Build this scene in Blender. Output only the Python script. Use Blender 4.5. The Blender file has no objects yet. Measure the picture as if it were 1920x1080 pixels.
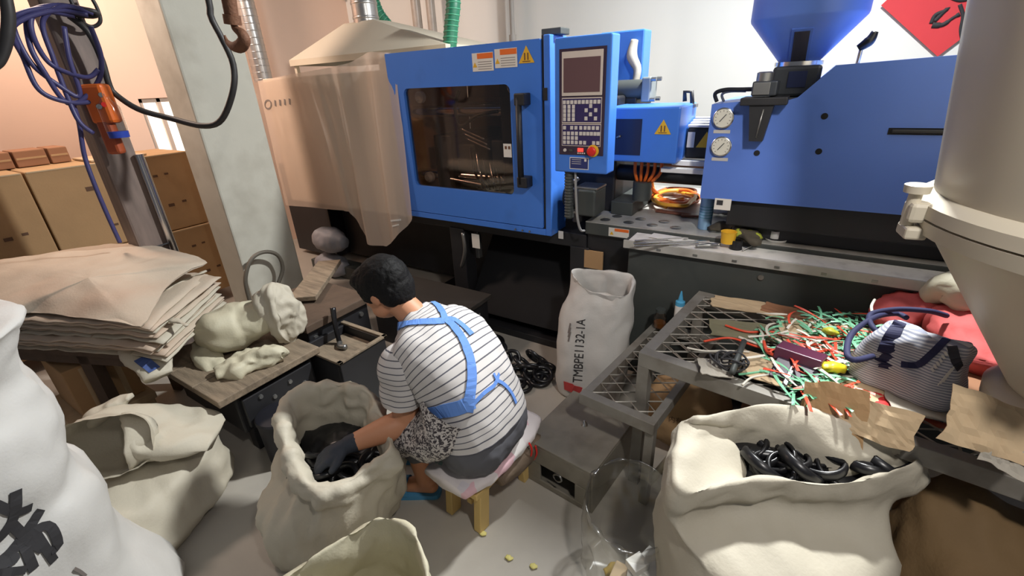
import bpy, bmesh, math, random
from mathutils import Vector, Matrix, noise
from mathutils.bvhtree import BVHTree

SC = bpy.context.scene
COL = SC.collection
random.seed(7)

# ---------------------------------------------------------------- camera
FPX, EYE = 850.0, Vector((0, 0, 1.6))
_d = Vector((90, 1860, 850)).normalized()            # straight down, in camera axes (x right, y down, z forward)
_f = Vector((0, 0, 1)); _h = (_f - _d * _f.dot(_d)).normalized()
_r = _d.cross(_h)
if _r.x < 0: _r = -_r
_yaw = math.radians(33.4)
_X = -math.sin(_yaw) * _h + math.cos(_yaw) * _r
_Y = math.cos(_yaw) * _h + math.sin(_yaw) * _r
ROT = Matrix((_X, _Y, -_d))                           # camera axes -> world (X along the machine, Y into the room)
cam_data = bpy.data.cameras.new('camera'); cam = bpy.data.objects.new('camera', cam_data); COL.objects.link(cam)
cam_data.sensor_width = 36.0; cam_data.lens = FPX / 1920 * 36; cam_data.clip_start = 0.02
cx, cy, cz = ROT @ Vector((1, 0, 0)), ROT @ Vector((0, -1, 0)), ROT @ Vector((0, 0, -1))
cam.matrix_world = Matrix(((cx.x, cy.x, cz.x, EYE.x), (cx.y, cy.y, cz.y, EYE.y), (cx.z, cy.z, cz.z, EYE.z), (0, 0, 0, 1)))
SC.camera = cam

def ray(x, y): return ROT @ Vector((x - 960, y - 540, FPX))
def P(x, y, **k):
    """the point of the place seen at pixel x, y on the plane X=, Y= or Z= (metres)"""
    r = ray(x, y); a, v = list(k.items())[0]; i = 'XYZ'.index(a)
    return EYE + r * ((v - EYE[i]) / r[i])

# ---------------------------------------------------------------- world, lamps, exposure
w = bpy.data.worlds.new('room_light'); SC.world = w; w.use_nodes = True
w.node_tree.nodes['Background'].inputs[0].default_value = (0.86, 0.90, 1.0, 1)
w.node_tree.nodes['Background'].inputs[1].default_value = 0.12
def lamp(name, loc, aim, size, watt, col, spread=180):
    l = bpy.data.lights.new(name, 'AREA'); l.shape = 'DISK'; l.size = size; l.energy = watt; l.color = col; l.spread = math.radians(spread)
    o = bpy.data.objects.new(name, l); COL.objects.link(o); o.location = loc
    o.rotation_euler = (Vector(aim) - Vector(loc)).to_track_quat('-Z', 'Y').to_euler(); return o
lamp('ceiling_lamp_machine', (0.05, 2.75, 3.2), (-0.5, 1.5, 0), 0.2, 185, (0.985, 1.0, 0.985))
lamp('ceiling_lamp_front', (0.65, 0.2, 2.7), (0.0, 2.3, 1.1), 0.2, 20, (1.0, 0.95, 0.9), 120)
lamp('ceiling_lamp_boxes', (-4.0, 0.9, 3.3), (-4.3, 2.6, 1.4), 0.5, 76, (1.0, 0.76, 0.62))
SC.view_settings.view_transform = 'Standard'
SC.view_settings.look = 'None'
SC.view_settings.exposure = 0.0
SC.view_settings.gamma = 1.0
SC.view_settings.use_curve_mapping = False

# ---------------------------------------------------------------- materials
def lin(c): return c / 12.92 if c <= 0.04045 else ((c + 0.055) / 1.055) ** 2.4
def C(r, g, b): return (lin(r / 255), lin(g / 255), lin(b / 255), 1)
MATS = {}
def M(name, col, rough=0.5, metal=0.0, var=0.12, scale=6.0, bump=0.0, bscale=60.0, dirt=None, spec=0.5, trans=0.0, emit=0.0, alpha=1.0, stretch=None, fold=0.0, fscale=7.0):
    """a painted, woven or metal surface: colour broken by noise, optional stains, fine relief"""
    if name in MATS: return MATS[name]
    m = bpy.data.materials.new(name); m.use_nodes = True; MATS[name] = m
    nt = m.node_tree; N = nt.nodes; L = nt.links; b = N['Principled BSDF']
    tc = N.new('ShaderNodeTexCoord'); src = tc.outputs['Object']
    if stretch:
        mp = N.new('ShaderNodeMapping'); mp.inputs['Scale'].default_value = stretch; L.new(src, mp.inputs[0]); src = mp.outputs[0]
    n1 = N.new('ShaderNodeTexNoise'); n1.inputs['Scale'].default_value = scale; n1.inputs['Detail'].default_value = 6; L.new(src, n1.inputs['Vector'])
    mx = N.new('ShaderNodeMix'); mx.data_type = 'RGBA'
    lo = tuple(c * (1 - var * 1.6) for c in col[:3]) + (1,); hi = tuple(min(1, c * (1 + var)) for c in col[:3]) + (1,)
    mx.inputs[6].default_value = lo; mx.inputs[7].default_value = hi
    L.new(n1.outputs['Fac'], mx.inputs[0]); out = mx.outputs[2]
    if dirt:
        dc, amt, ds = dirt
        n2 = N.new('ShaderNodeTexNoise'); n2.inputs['Scale'].default_value = ds; n2.inputs['Detail'].default_value = 8; L.new(src, n2.inputs['Vector'])
        rp = N.new('ShaderNodeValToRGB'); rp.color_ramp.elements[0].position = 0.62 - amt * 0.4; rp.color_ramp.elements[1].position = 0.75
        L.new(n2.outputs['Fac'], rp.inputs[0])
        m2 = N.new('ShaderNodeMix'); m2.data_type = 'RGBA'; m2.inputs[7].default_value = dc; L.new(out, m2.inputs[6])
        ml = N.new('ShaderNodeMath'); ml.operation = 'MULTIPLY'; ml.inputs[1].default_value = min(1, amt * 1.6); L.new(rp.outputs[0], ml.inputs[0]); L.new(ml.outputs[0], m2.inputs[0]); out = m2.outputs[2]
    L.new(out, b.inputs['Base Color'])
    b.inputs['Roughness'].default_value = rough; b.inputs['Metallic'].default_value = metal
    b.inputs['Specular IOR Level'].default_value = spec
    b.inputs['Transmission Weight'].default_value = trans; b.inputs['Alpha'].default_value = alpha
    if emit: b.inputs['Emission Color'].default_value = col; b.inputs['Emission Strength'].default_value = emit
    if bump:
        n3 = N.new('ShaderNodeTexNoise'); n3.inputs['Scale'].default_value = bscale; n3.inputs['Detail'].default_value = 4; L.new(src, n3.inputs['Vector'])
        bp = N.new('ShaderNodeBump'); bp.inputs['Strength'].default_value = bump; bp.inputs['Distance'].default_value = 0.01
        L.new(n3.outputs['Fac'], bp.inputs['Height']); L.new(bp.outputs[0], b.inputs['Normal'])
        if fold:                                      # sharp creases of stiff cloth
            n4 = N.new('ShaderNodeTexNoise'); n4.noise_type = 'RIDGED_MULTIFRACTAL'; n4.inputs['Scale'].default_value = fscale; n4.inputs['Detail'].default_value = 2; L.new(src, n4.inputs['Vector'])
            b4 = N.new('ShaderNodeBump'); b4.inputs['Strength'].default_value = fold; b4.inputs['Distance'].default_value = 0.02
            L.new(n4.outputs['Fac'], b4.inputs['Height']); L.new(bp.outputs[0], b4.inputs['Normal']); L.new(b4.outputs[0], b.inputs['Normal'])
    return m

def stripes(name, cols, period, widths, axis='U', rough=0.8, bend=0.0):
    """woven stripes running along a uv axis: cols[0] ground, cols[1] line"""
    m = bpy.data.materials.new(name); m.use_nodes = True; MATS[name] = m
    nt = m.node_tree; N = nt.nodes; L = nt.links; b = N['Principled BSDF']; b.inputs['Roughness'].default_value = rough
    uv = N.new('ShaderNodeUVMap'); sp = N.new('ShaderNodeSeparateXYZ'); L.new(uv.outputs[0], sp.inputs[0])
    a = sp.outputs['X' if axis == 'U' else 'Y']
    dv = N.new('ShaderNodeMath'); dv.operation = 'DIVIDE'; dv.inputs[1].default_value = period; L.new(a, dv.inputs[0])
    fr = N.new('ShaderNodeMath'); fr.operation = 'FRACT'; L.new(dv.outputs[0], fr.inputs[0])
    lt = N.new('ShaderNodeMath'); lt.operation = 'LESS_THAN'; lt.inputs[1].default_value = widths; L.new(fr.outputs[0], lt.inputs[0])
    mx = N.new('ShaderNodeMix'); mx.data_type = 'RGBA'; mx.inputs[6].default_value = cols[0]; mx.inputs[7].default_value = cols[1]
    L.new(lt.outputs[0], mx.inputs[0]); L.new(mx.outputs[2], b.inputs['Base Color'])
    return m

# ---------------------------------------------------------------- mesh helpers (all built in world metres)
WORLD = {}                                            # world position of every object's origin
def put(o, at, parent=None):
    COL.objects.link(o); at = Vector(at); WORLD[o.name] = at
    if parent is not None: o.parent = parent; o.location = at - WORLD[parent.name]
    else: o.location = at
    return o
def tag(o, label, cat, group=None):
    o['label'] = label; o['category'] = cat
    if group: o['group'] = group
    return o
def thing(name, at, label, cat, group=None):
    o = bpy.data.objects.new(name, None); o.empty_display_size = 0.05
    put(o, at); return tag(o, label, cat, group)
def struct(o): o['kind'] = 'structure'; return o
def obj(name, vs, fs, mat, parent=None, smooth=False, uvs=None, label=None, origin=None, mats=None, fm=None):
    vs = [Vector(v) for v in vs]
    if origin is None:
        lo = [min(v[i] for v in vs) for i in range(3)]; hi = [max(v[i] for v in vs) for i in range(3)]
        origin = Vector(((lo[0] + hi[0]) / 2, (lo[1] + hi[1]) / 2, lo[2]))
    origin = Vector(origin)
    me = bpy.data.meshes.new(name); me.from_pydata([v - origin for v in vs], [], fs)
    for m in (mats or [mat]): me.materials.append(m)
    if fm: me.polygons.foreach_set('material_index', fm)
    if smooth: me.polygons.foreach_set('use_smooth', [True] * len(me.polygons))
    if uvs:
        ul = me.uv_layers.new(name='UVMap')
        for lp in me.loops: ul.data[lp.index].uv = uvs[lp.vertex_index]
    me.update()
    o = bpy.data.objects.new(name, me); put(o, origin, parent)
    if label: o['label'] = label
    return o
def again(o, at, parent=None, rot=None, scale=None):
    """a copy that shares the mesh"""
    c = o.copy(); COL.objects.link(c); at = Vector(at); WORLD[c.name] = at
    c.parent = parent; c.location = at - WORLD[parent.name] if parent is not None else at
    if rot is not None: c.rotation_euler = rot
    if scale is not None: c.scale = scale
    return c
def bm_out(bm, name, mat, parent=None, smooth=False, **k):
    bm.verts.index_update(); vs = [v.co.copy() for v in bm.verts]; fs = [[v.index for v in f.verts] for f in bm.faces]; bm.free()
    return obj(name, vs, fs, mat, parent, smooth, **k)
def rotm(rx=0, ry=0, rz=0): return Matrix.Rotation(math.radians(rz), 3, 'Z') @ Matrix.Rotation(math.radians(ry), 3, 'Y') @ Matrix.Rotation(math.radians(rx), 3, 'X')
def bm_box(bm, c, s, rot=None, bevel=0.0):
    t = bmesh.new(); bmesh.ops.create_cube(t, size=1)
    for v in t.verts: v.co = Vector((v.co.x * s[0], v.co.y * s[1], v.co.z * s[2]))
    if bevel: bmesh.ops.bevel(t, geom=t.edges[:], offset=min(bevel, min(s) * .45), segments=2, affect='EDGES', profile=.5)
    for v in t.verts: v.co = (rot @ v.co if rot else v.co) + Vector(c)
    me = bpy.data.meshes.new('t'); t.to_mesh(me); t.free(); bm.from_mesh(me); bpy.data.meshes.remove(me)
def box(name, lo, hi, mat, parent=None, bevel=0.004, rot=None, **k):
    """an edged block between two corners; rot turns it about its centre"""
    lo, hi = Vector(lo), Vector(hi); bm = bmesh.new(); bm_box(bm, (lo + hi) / 2, hi - lo, rot, bevel)
    return bm_out(bm, name, mat, parent, **k)
def cbox(name, c, s, mat, parent=None, rot=None, bevel=0.004, **k):
    bm = bmesh.new(); bm_box(bm, c, s, rot, bevel); return bm_out(bm, name, mat, parent, **k)
def frame_of(d):
    d = Vector(d).normalized(); u = d.cross(Vector((0, 0, 1)))
    if u.length < 1e-4: u = Vector((1, 0, 0))
    u.normalize(); return u, d.cross(u).normalized(), d
def lathe(name, p0, axis, prof, mat, parent=None, seg=32, smooth=True, caps=True, **k):
    """profile [(distance along axis, radius)] turned about an axis from p0"""
    u, v, d = frame_of(axis); p0 = Vector(p0); vs, fs = [], []
    for t, r in prof:
        for i in range(seg):
            a = 2 * math.pi * i / seg; vs.append(p0 + d * t + (u * math.cos(a) + v * math.sin(a)) * r)
    for j in range(len(prof) - 1):
        for i in range(seg): fs.append((j * seg + i, j * seg + (i + 1) % seg, (j + 1) * seg + (i + 1) % seg, (j + 1) * seg + i))
    if caps: fs.append(list(range(seg))[::-1]); fs.append([(len(prof) - 1) * seg + i for i in range(seg)])
    o = obj(name, vs, fs, mat, parent, False, **k)
    if smooth:
        o.data.polygons.foreach_set('use_smooth', [len(p.vertices) == 4 for p in o.data.polygons]); o.data.set_sharp_from_angle(angle=0.7)
    return o
def cyl(name, p0, p1, r, mat, parent=None, r1=None, seg=20, **k):
    d = Vector(p1) - Vector(p0); return lathe(name, p0, d, [(0, r), (d.length, r if r1 is None else r1)], mat, parent, seg, **k)
def cat(pts, n, closed=False):
    """smooth curve through points, resampled evenly to n"""
    pts = [Vector(p) for p in pts]; m = len(pts); raw = []
    segs = m if closed else m - 1
    for i in range(segs):
        a, b_, c, d = (pts[(i + j) % m] if closed else pts[max(0, min(m - 1, i + j))] for j in (-1, 0, 1, 2))
        for s in range(12):
            t = s / 12; raw.append(0.5 * ((2 * b_) + (c - a) * t + (2 * a - 5 * b_ + 4 * c - d) * t * t + (3 * b_ - a - 3 * c + d) * t ** 3))
    raw.append(raw[0] if closed else pts[-1])
    L = [0.0]
    for a, b_ in zip(raw, raw[1:]): L.append(L[-1] + (b_ - a).length)
    out, j = [], 0
    for i in range(n):
        s = L[-1] * i / (n if closed else n - 1)
        while j < len(L) - 2 and L[j + 1] < s: j += 1
        q = (s - L[j]) / max(1e-9, L[j + 1] - L[j]); out.append(raw[j].lerp(raw[j + 1], min(1, q)))
    return out
def tube_geo(pts, r, seg=8, closed=False, flat=1.0):
    n = len(pts); vs, fs = [], []; pu = None
    for i, p in enumerate(pts):
        a = pts[(i - 1) % n] if closed or i else pts[0]; b_ = pts[(i + 1) % n] if closed or i < n - 1 else pts[-1]
        d = (b_ - a).normalized() if (b_ - a).length > 1e-9 else Vector((0, 0, 1))
        if pu is None: u = frame_of(d)[0]
        else:
            u = pu - d * pu.dot(d)
            if u.length < 1e-6: u = frame_of(d)[0]
            u.normalize()
        pu = u; v = d.cross(u); rr = r[i] if isinstance(r, (list, tuple)) else r
        for k in range(seg):
            t = 2 * math.pi * k / seg; vs.append(p + (u * math.cos(t) + v * math.sin(t) * flat) * rr)
    for i in range(n if closed else n - 1):
        for k in range(seg): fs.append((i * seg + k, i * seg + (k + 1) % seg, ((i + 1) % n) * seg + (k + 1) % seg, ((i + 1) % n) * seg + k))
    if not closed: fs.append(list(range(seg))[::-1]); fs.append([(n - 1) * seg + k for k in range(seg)])
    return vs, fs
def tube(name, pts, r, mat, parent=None, n=40, seg=8, closed=False, straight=False, **k):
    q = [Vector(p) for p in pts] if straight else cat(pts, n, closed)
    if isinstance(r, (list, tuple)) and len(r) != len(q):
        m = len(r) - 1; r = [r[min(m - 1, int(i / (len(q) - 1) * m))] * (1 - (i / (len(q) - 1) * m - min(m - 1, int(i / (len(q) - 1) * m)))) + r[min(m, int(i / (len(q) - 1) * m) + 1)] * (i / (len(q) - 1) * m - min(m - 1, int(i / (len(q) - 1) * m))) for i in range(len(q))]
    vs, fs = tube_geo(q, r, seg, closed); return obj(name, vs, fs, mat, parent, True, **k)
def prism(name, poly, d, mat, parent=None, **k):
    """outline (world points) pushed along d"""
    poly = [Vector(p) for p in poly]; d = Vector(d); n = len(poly)
    vs = poly + [p + d for p in poly]; fs = [list(range(n))[::-1], [n + i for i in range(n)]] + [(i, (i + 1) % n, n + (i + 1) % n, n + i) for i in range(n)]
    o = obj(name, vs, fs, mat, parent, **k)
    bm = bmesh.new(); bm.from_mesh(o.data); bmesh.ops.recalc_face_normals(bm, faces=bm.faces[:]); bm.to_mesh(o.data); bm.free(); return o
def oval(cx, cy, z, rx, ry, rot=0, sq=2.0, n=28, tilt=(0, 0)):
    out = []
    for i in range(n):
        a = 2 * math.pi * i / n; c, s = math.cos(a), math.sin(a); k = (abs(c) ** sq + abs(s) ** sq) ** (-1 / sq)
        x, y = rx * c * k, ry * s * k; r = math.radians(rot)
        dx, dy = x * math.cos(r) - y * math.sin(r), x * math.sin(r) + y * math.cos(r)
        out.append(Vector((cx + dx, cy + dy, z + tilt[0] * dx + tilt[1] * dy)))
    return out
def settle(ring, n):
    q = cat(ring, n, True); c = sum(q, Vector()) / n
    if sum((a.x - c.x) * (b_.y - c.y) - (b_.x - c.x) * (a.y - c.y) for a, b_ in zip(q, q[1:] + q[:1])) < 0: q.reverse()
    i = min(range(n), key=lambda j: abs(math.atan2(q[j].y - c.y, q[j].x - c.x))); return q[i:] + q[:i]
SURF = {}
def crumple(vs, fs, amp, scale, crease=0.0, cscale=None, seed=0.0, fixed=None):
    """push cloth in and out along its normals: soft dents and sharp creases"""
    nm = [Vector() for _ in vs]
    for f in fs:
        a, b_, c = vs[f[0]], vs[f[1]], vs[f[2]]; x = (b_ - a).cross(c - a)
        if len(f) == 4: x = (vs[f[2]] - vs[f[0]]).cross(vs[f[3]] - vs[f[1]])
        for i in f: nm[i] += x
    off = Vector((seed * 3.7, seed * 1.9, seed * 5.3)); out = []
    for i, v in enumerate(vs):
        n_ = nm[i].normalized() if nm[i].length > 1e-12 else Vector()
        d = amp * (noise.fractal(v * scale + off, 0.9, 2.1, 3))
        if crease: d += crease * (.25 - abs(noise.noise(Vector((v.x, v.y, v.z * .55)) * (cscale or scale * 2) + off))) + crease * .55 * (abs(noise.noise(v * (cscale or scale * 2) * 2.1 - off)) - .25)
        out.append(v + n_ * d * (fixed[i] if fixed else 1))
    return out
def loft_geo(rings, n=84, rows=5, top=False, bottom=True, smooth_rows=True):
    R = [settle(r, n) for r in rings]; m = len(R); grid = []
    for i in range(m - 1):
        a, b_, c, d = R[max(0, i - 1)], R[i], R[i + 1], R[min(m - 1, i + 2)]
        for s in range(rows):
            t = s / rows
            grid.append([0.5 * ((2 * b_[k]) + (c[k] - a[k]) * t + (2 * a[k] - 5 * b_[k] + 4 * c[k] - d[k]) * t * t + (3 * b_[k] - a[k] - 3 * c[k] + d[k]) * t ** 3) for k in range(n)])
    grid.append(R[-1]); vs = [v for g in grid for v in g]; fs = []
    for j in range(len(grid) - 1):
        for k in range(n): fs.append((j * n + k, j * n + (k + 1) % n, (j + 1) * n + (k + 1) % n, (j + 1) * n + k))
    for flag, base in ((bottom, 0), (top, (len(grid) - 1) * n)):
        if flag:
            c = sum(vs[base:base + n], Vector()) / n; vs.append(c); q = len(vs) - 1
            for k in range(n):
                t = (base + (k + 1) % n, base + k, q); fs.append(t if base == 0 else (t[1], t[0], q))
    return vs, fs
def sack(name, rings, mat, parent=None, n=84, rows=5, top=False, bottom=True, amp=0.008, scale=5, crease=0.008, cscale=9, seed=0.0, label=None):
    vs, fs = loft_geo(rings, n, rows, top, bottom); vs = crumple(vs, fs, amp, scale, crease, cscale, seed)
    lowest = min(min(v.z for v in r) for r in rings)
    for v in vs:
        if v.z < lowest: v.z = lowest
    SURF[name] = BVHTree.FromPolygons(vs, fs); return obj(name, vs, fs, mat, parent, True, label=label)
def grow(ring, k, dz=0.0, shift=(0, 0)):
    c = sum(ring, Vector()) / len(ring); return [Vector((c.x + (p.x - c.x) * k + shift[0], c.y + (p.y - c.y) * k + shift[1], p.z + dz)) for p in ring]
def hit(bvh, x, y, lift=0.004):
    r = ray(x, y).normalized(); h = bvh.ray_cast(EYE, r)
    if h[0] is None: return None
    n_ = h[1] if h[1].dot(r) < 0 else -h[1]; return h[0] + n_ * lift, n_
def ribbon(name, bvh, px, width, mat, parent=None, lift=0.004, n=24, thick=0.0015, label=None, geo=False):
    """a band lying on a surface along the line seen at these pixels"""
    q = [Vector((a, b_, 0)) for a, b_ in px]; q = cat(q, n) if len(q) > 2 else [q[0].lerp(q[1], i / (n - 1)) for i in range(n)]
    hs = [h for h in (hit(bvh, p.x, p.y, lift) for p in q) if h]; vs, fs = [], []
    if len(hs) < 2: return ([], []) if geo else None
    for i, (p, nn) in enumerate(hs):
        d = (hs[min(i + 1, len(hs) - 1)][0] - hs[max(i - 1, 0)][0]).normalized(); s = d.cross(nn).normalized()
        wd = width[0] + (width[1] - width[0]) * i / (len(hs) - 1) if isinstance(width, tuple) else width
        vs += [p - s * wd / 2, p + s * wd / 2, p + s * wd / 2 - nn * thick, p - s * wd / 2 - nn * thick]
    for i in range(len(hs) - 1):
        for k in range(4): fs.append((i * 4 + k, i * 4 + (k + 1) % 4, i * 4 + 4 + (k + 1) % 4, i * 4 + 4 + k))
    fs += [(3, 2, 1, 0), tuple(len(vs) - 4 + k for k in range(4))]
    return (vs, fs) if geo else obj(name, vs, fs, mat, parent, label=label)
def lettering(name, body, quad, mat, parent=None, surf=None, plane=None, depth=0.0008, lift=0.002):
    """writing: a text outline laid on a surface (seen inside these four pixels: bottom left, bottom right, top right, top left) or on a plane"""
    cu = bpy.data.curves.new('t', 'FONT'); cu.body = body; to = bpy.data.objects.new('t', cu); COL.objects.link(to)
    dg = bpy.context.evaluated_depsgraph_get(); me = bpy.data.meshes.new_from_object(to.evaluated_get(dg)); bpy.data.objects.remove(to)
    vs = [v.co.copy() for v in me.vertices]; fs = [list(p.vertices) for p in me.polygons]; bpy.data.meshes.remove(me)
    if not vs: return None
    x0, x1 = min(v.x for v in vs), max(v.x for v in vs); y0, y1 = min(v.y for v in vs), max(v.y for v in vs)
    q = [Vector((*c, 0)) if len(c) == 2 else Vector(c) for c in quad]; out = []
    for v in vs:
        s, t = (v.x - x0) / (x1 - x0), (v.y - y0) / (y1 - y0); p = (q[0].lerp(q[1], s)).lerp(q[3].lerp(q[2], s), t)
        if surf is not None:
            h = hit(surf, p.x, p.y, lift); out.append(h[0] if h else P(p.x, p.y, Z=0.3))
        else: out.append(p)
    return obj(name, out, fs, mat, parent)
def union(name, blobs, mat, parent=None, voxel=0.006, smooth_it=6, post=None, label=None):
    """one continuous surface grown from tapered limbs (p0, p1, r0, r1) and ellipsoids (c, (rx, ry, rz), rot)"""
    bm = bmesh.new()
    for b_ in blobs:
        if len(b_) == 4:
            p0, p1, r0, r1 = Vector(b_[0]), Vector(b_[1]), b_[2], b_[3]; d = p1 - p0; u, v, ax = frame_of(d); seg, rings_ = 20, []
            for t in range(-4, 1):
                a = t / 4 * math.pi / 2; rings_.append((p0 + ax * math.sin(a) * r0, max(1e-4, r0 * math.cos(a))))
            for t in range(0, 5):
                a = t / 4 * math.pi / 2; rings_.append((p1 + ax * math.sin(a) * r1, max(1e-4, r1 * math.cos(a))))
            vv = [[bm.verts.new(c + (u * math.cos(2 * math.pi * i / seg) + v * math.sin(2 * math.pi * i / seg)) * r) for i in range(seg)] for c, r in rings_]
            for x, y in zip(vv, vv[1:]):
                for i in range(seg): bm.faces.new((x[i], x[(i + 1) % seg], y[(i + 1) % seg], y[i]))
            bm.faces.new(vv[0][::-1]); bm.faces.new(vv[-1])
        else:
            c, r, rt = b_; t = bmesh.new(); bmesh.ops.create_icosphere(t, subdivisions=3, radius=1)
            for v in t.verts: v.co = Vector(c) + (rt @ Vector((v.co.x * r[0], v.co.y * r[1], v.co.z * r[2])) if rt else Vector((v.co.x * r[0], v.co.y * r[1], v.co.z * r[2])))
            me = bpy.data.meshes.new('t'); t.to_mesh(me); t.free(); bm.from_mesh(me); bpy.data.meshes.remove(me)
    bmesh.ops.recalc_face_normals(bm, faces=bm.faces[:])
    me = bpy.data.meshes.new('t'); bm.to_mesh(me); bm.free(); to = bpy.data.objects.new('t', me); COL.objects.link(to)
    md = to.modifiers.new('r', 'REMESH'); md.mode = 'VOXEL'; md.voxel_size = voxel
    if smooth_it: s = to.modifiers.new('s', 'SMOOTH'); s.iterations = smooth_it; s.factor = 0.5
    dg = bpy.context.evaluated_depsgraph_get(); em = bpy.data.meshes.new_from_object(to.evaluated_get(dg)); bpy.data.objects.remove(to); bpy.data.meshes.remove(me)
    vs = [v.co.copy() for v in em.vertices]; fs = [tuple(p.vertices) for p in em.polygons]; bpy.data.meshes.remove(em)
    if post: vs = post(vs, fs)
    SURF[name] = BVHTree.FromPolygons(vs, fs); return obj(name, vs, fs, mat, parent, True, label=label)
def torus_mesh(R, r, seg=32, rs=10, flat=1.0):
    pts = [Vector((R * math.cos(2 * math.pi * i / seg), R * math.sin(2 * math.pi * i / seg), 0)) for i in range(seg)]
    return tube_geo(pts, r, rs, True, flat)

# ---------------------------------------------------------------- palette
BLUE = M('blue_enamel', C(66, 122, 214), 0.38, var=0.07, scale=3, dirt=(C(44, 74, 130), 0.10, 5))
BLUE_D = M('deep_blue_enamel', C(88, 122, 204), 0.4, var=0.06, scale=3)
BLACK = M('black_paint', C(34, 34, 37), 0.5, var=0.25, scale=9)
DARK = M('dark_grey_paint', C(66, 70, 68), 0.55, var=0.18, scale=4, dirt=(C(96, 96, 90), 0.12, 7))
RUBBER = M('black_rubber', C(24, 24, 27), 0.32, var=0.2, scale=14)
STEEL = M('dull_steel', C(150, 150, 148), 0.38, metal=0.85, var=0.15, scale=12)
CHROME = M('bright_steel', C(215, 215, 215), 0.2, metal=1.0, var=0.06)
GALV = M('galvanised_duct', C(190, 188, 186), 0.3, metal=0.9, var=0.15, scale=20)
GREASY = M('greasy_steel_plate', C(184, 182, 176), 0.45, metal=0.1, var=0.2, scale=10, dirt=(C(92, 86, 78), 0.34, 6))
BEIGE = M('beige_enamel', C(192, 184, 166), 0.42, var=0.05, scale=4)
CREAM = M('cream_panel', C(214, 204, 186), 0.5, var=0.06, scale=3, dirt=(C(150, 130, 110), 0.2, 4))
CARD = M('brown_cardboard', C(176, 142, 102), 0.85, var=0.12, scale=5, bump=0.1, bscale=90)
CARD_D = M('dark_cardboard', C(150, 106, 76), 0.85, var=0.14, scale=5)
CARD_P = M('pale_cardboard', C(196, 172, 138), 0.85, var=0.14, scale=7, dirt=(C(120, 92, 66), 0.25, 6))
WOOD = M('weathered_wood', C(140, 124, 104), 0.8, var=0.25, scale=14, bump=0.25, bscale=40, dirt=(C(70, 60, 50), 0.4, 5), stretch=(1, 6, 6))
WOOD_D = M('dark_wood', C(84, 68, 55), 0.8, var=0.25, scale=14, bump=0.2, bscale=40)
WOOD_Y = M('yellow_wood', C(206, 176, 112), 0.7, var=0.12, scale=10)
RUST = M('rusty_iron', C(122, 84, 62), 0.7, metal=0.3, var=0.3, scale=25, bump=0.3, bscale=80)
SACK_W = M('white_woven_sack', C(202, 200, 196), 0.62, var=0.05, scale=7, bump=0.10, bscale=120, fold=0.8, fscale=6.0)
SACK_C = M('cream_woven_sack', C(186, 179, 162), 0.66, var=0.06, scale=6, bump=0.12, bscale=110, dirt=(C(150, 138, 118), 0.16, 4), fold=0.8, fscale=6.0)
SACK_Y = M('yellowed_woven_sack', C(192, 186, 162), 0.62, var=0.08, scale=6, bump=0.12, bscale=110, fold=0.8, fscale=6.0)
SACK_P = M('dusty_woven_sack', C(190, 176, 158), 0.7, var=0.08, scale=5, bump=0.12, bscale=110, dirt=(C(184, 146, 122), 0.25, 3), fold=0.8, fscale=6.0)
SACK_B = M('brown_woven_sack', C(116, 92, 60), 0.8, var=0.12, scale=8, bump=0.18, bscale=110, fold=0.8, fscale=6.0)
INK = M('black_ink', C(48, 47, 50), 0.7, var=0.15, scale=30)
INK_G = M('grey_ink', C(120, 112, 108), 0.7, var=0.1)
YELLOW = M('warning_yellow', C(226, 176, 44), 0.55, var=0.06)
ORANGE = M('orange_plastic', C(232, 112, 40), 0.45, var=0.08)
STICK = M('white_sticker', C(222, 218, 210), 0.5, var=0.04)
WHITE = M('white_plastic', C(232, 230, 226), 0.4, var=0.04)
RED = M('red_plastic', C(214, 40, 34), 0.4, var=0.06)

# ================================================================ THE SETTING
FLOOR = M('concrete_floor', C(172, 166, 156), 0.5, var=0.10, scale=3, bump=0.08, bscale=30, dirt=(C(120, 112, 104), 0.22, 2.2))
WALL = M('painted_wall', C(232, 233, 229), 0.7, var=0.03, scale=2, bump=0.03, bscale=20)
WALL_P = M('peach_lit_wall', C(234, 204, 184), 0.7, var=0.04, scale=2, bump=0.03, bscale=20)  # warm lamp light on the left wall, put partly into its colour
CONC = M('whitewashed_concrete', C(196, 194, 182), 0.8, var=0.10, scale=3, bump=0.15, bscale=18, dirt=(C(128, 120, 106), 0.38, 3))
struct(box('floor', (-5.1, -2.5, -0.12), (3.4, 4.6, 0.0), FLOOR, bevel=0))
struct(box('wall_back', (-5.1, 4.3, 0), (3.4, 4.42, 3.6), WALL, bevel=0))
# left wall with a window opening
WX = -5.0
wl = bpy.data.objects.new('wall_left', None); put(wl, (WX, 1, 0)); struct(wl)
for lo, hi in (((WX - .12, -2.5, 0), (WX, 1.86, 3.6)), ((WX - .12, 2.72, 0), (WX, 4.3, 3.6)), ((WX - .12, 1.86, 0), (WX, 2.72, .95)), ((WX - .12, 1.86, 1.60), (WX, 2.72, 3.6))):
    box('wall_section', lo, hi, WALL_P, wl, bevel=0)
win = bpy.data.objects.new('window_1', None); put(win, (WX, 2.29, .95)); struct(win)
FRAME_W = M('white_window_frame', C(206, 190, 176), 0.5, var=0.05)
GLOW = M('daylit_glass', C(255, 246, 232), 0.3, var=0.02, emit=1.6)
for y in (1.86, 2.0, 2.28, 2.5, 2.69): box('mullion', (WX - .07, y, .95), (WX - .02, y + .035, 1.60), FRAME_W, win, .003)
for z in (.95, 1.565): box('window_rail', (WX - .07, 1.86, z), (WX - .02, 2.725, z + .035), FRAME_W, win, .003)
for a, b_ in ((1.895, 2.0), (2.035, 2.28), (2.315, 2.5), (2.535, 2.69)): box('pane', (WX - .055, a, .98), (WX - .045, b_, 1.57), GLOW, win, 0)
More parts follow.
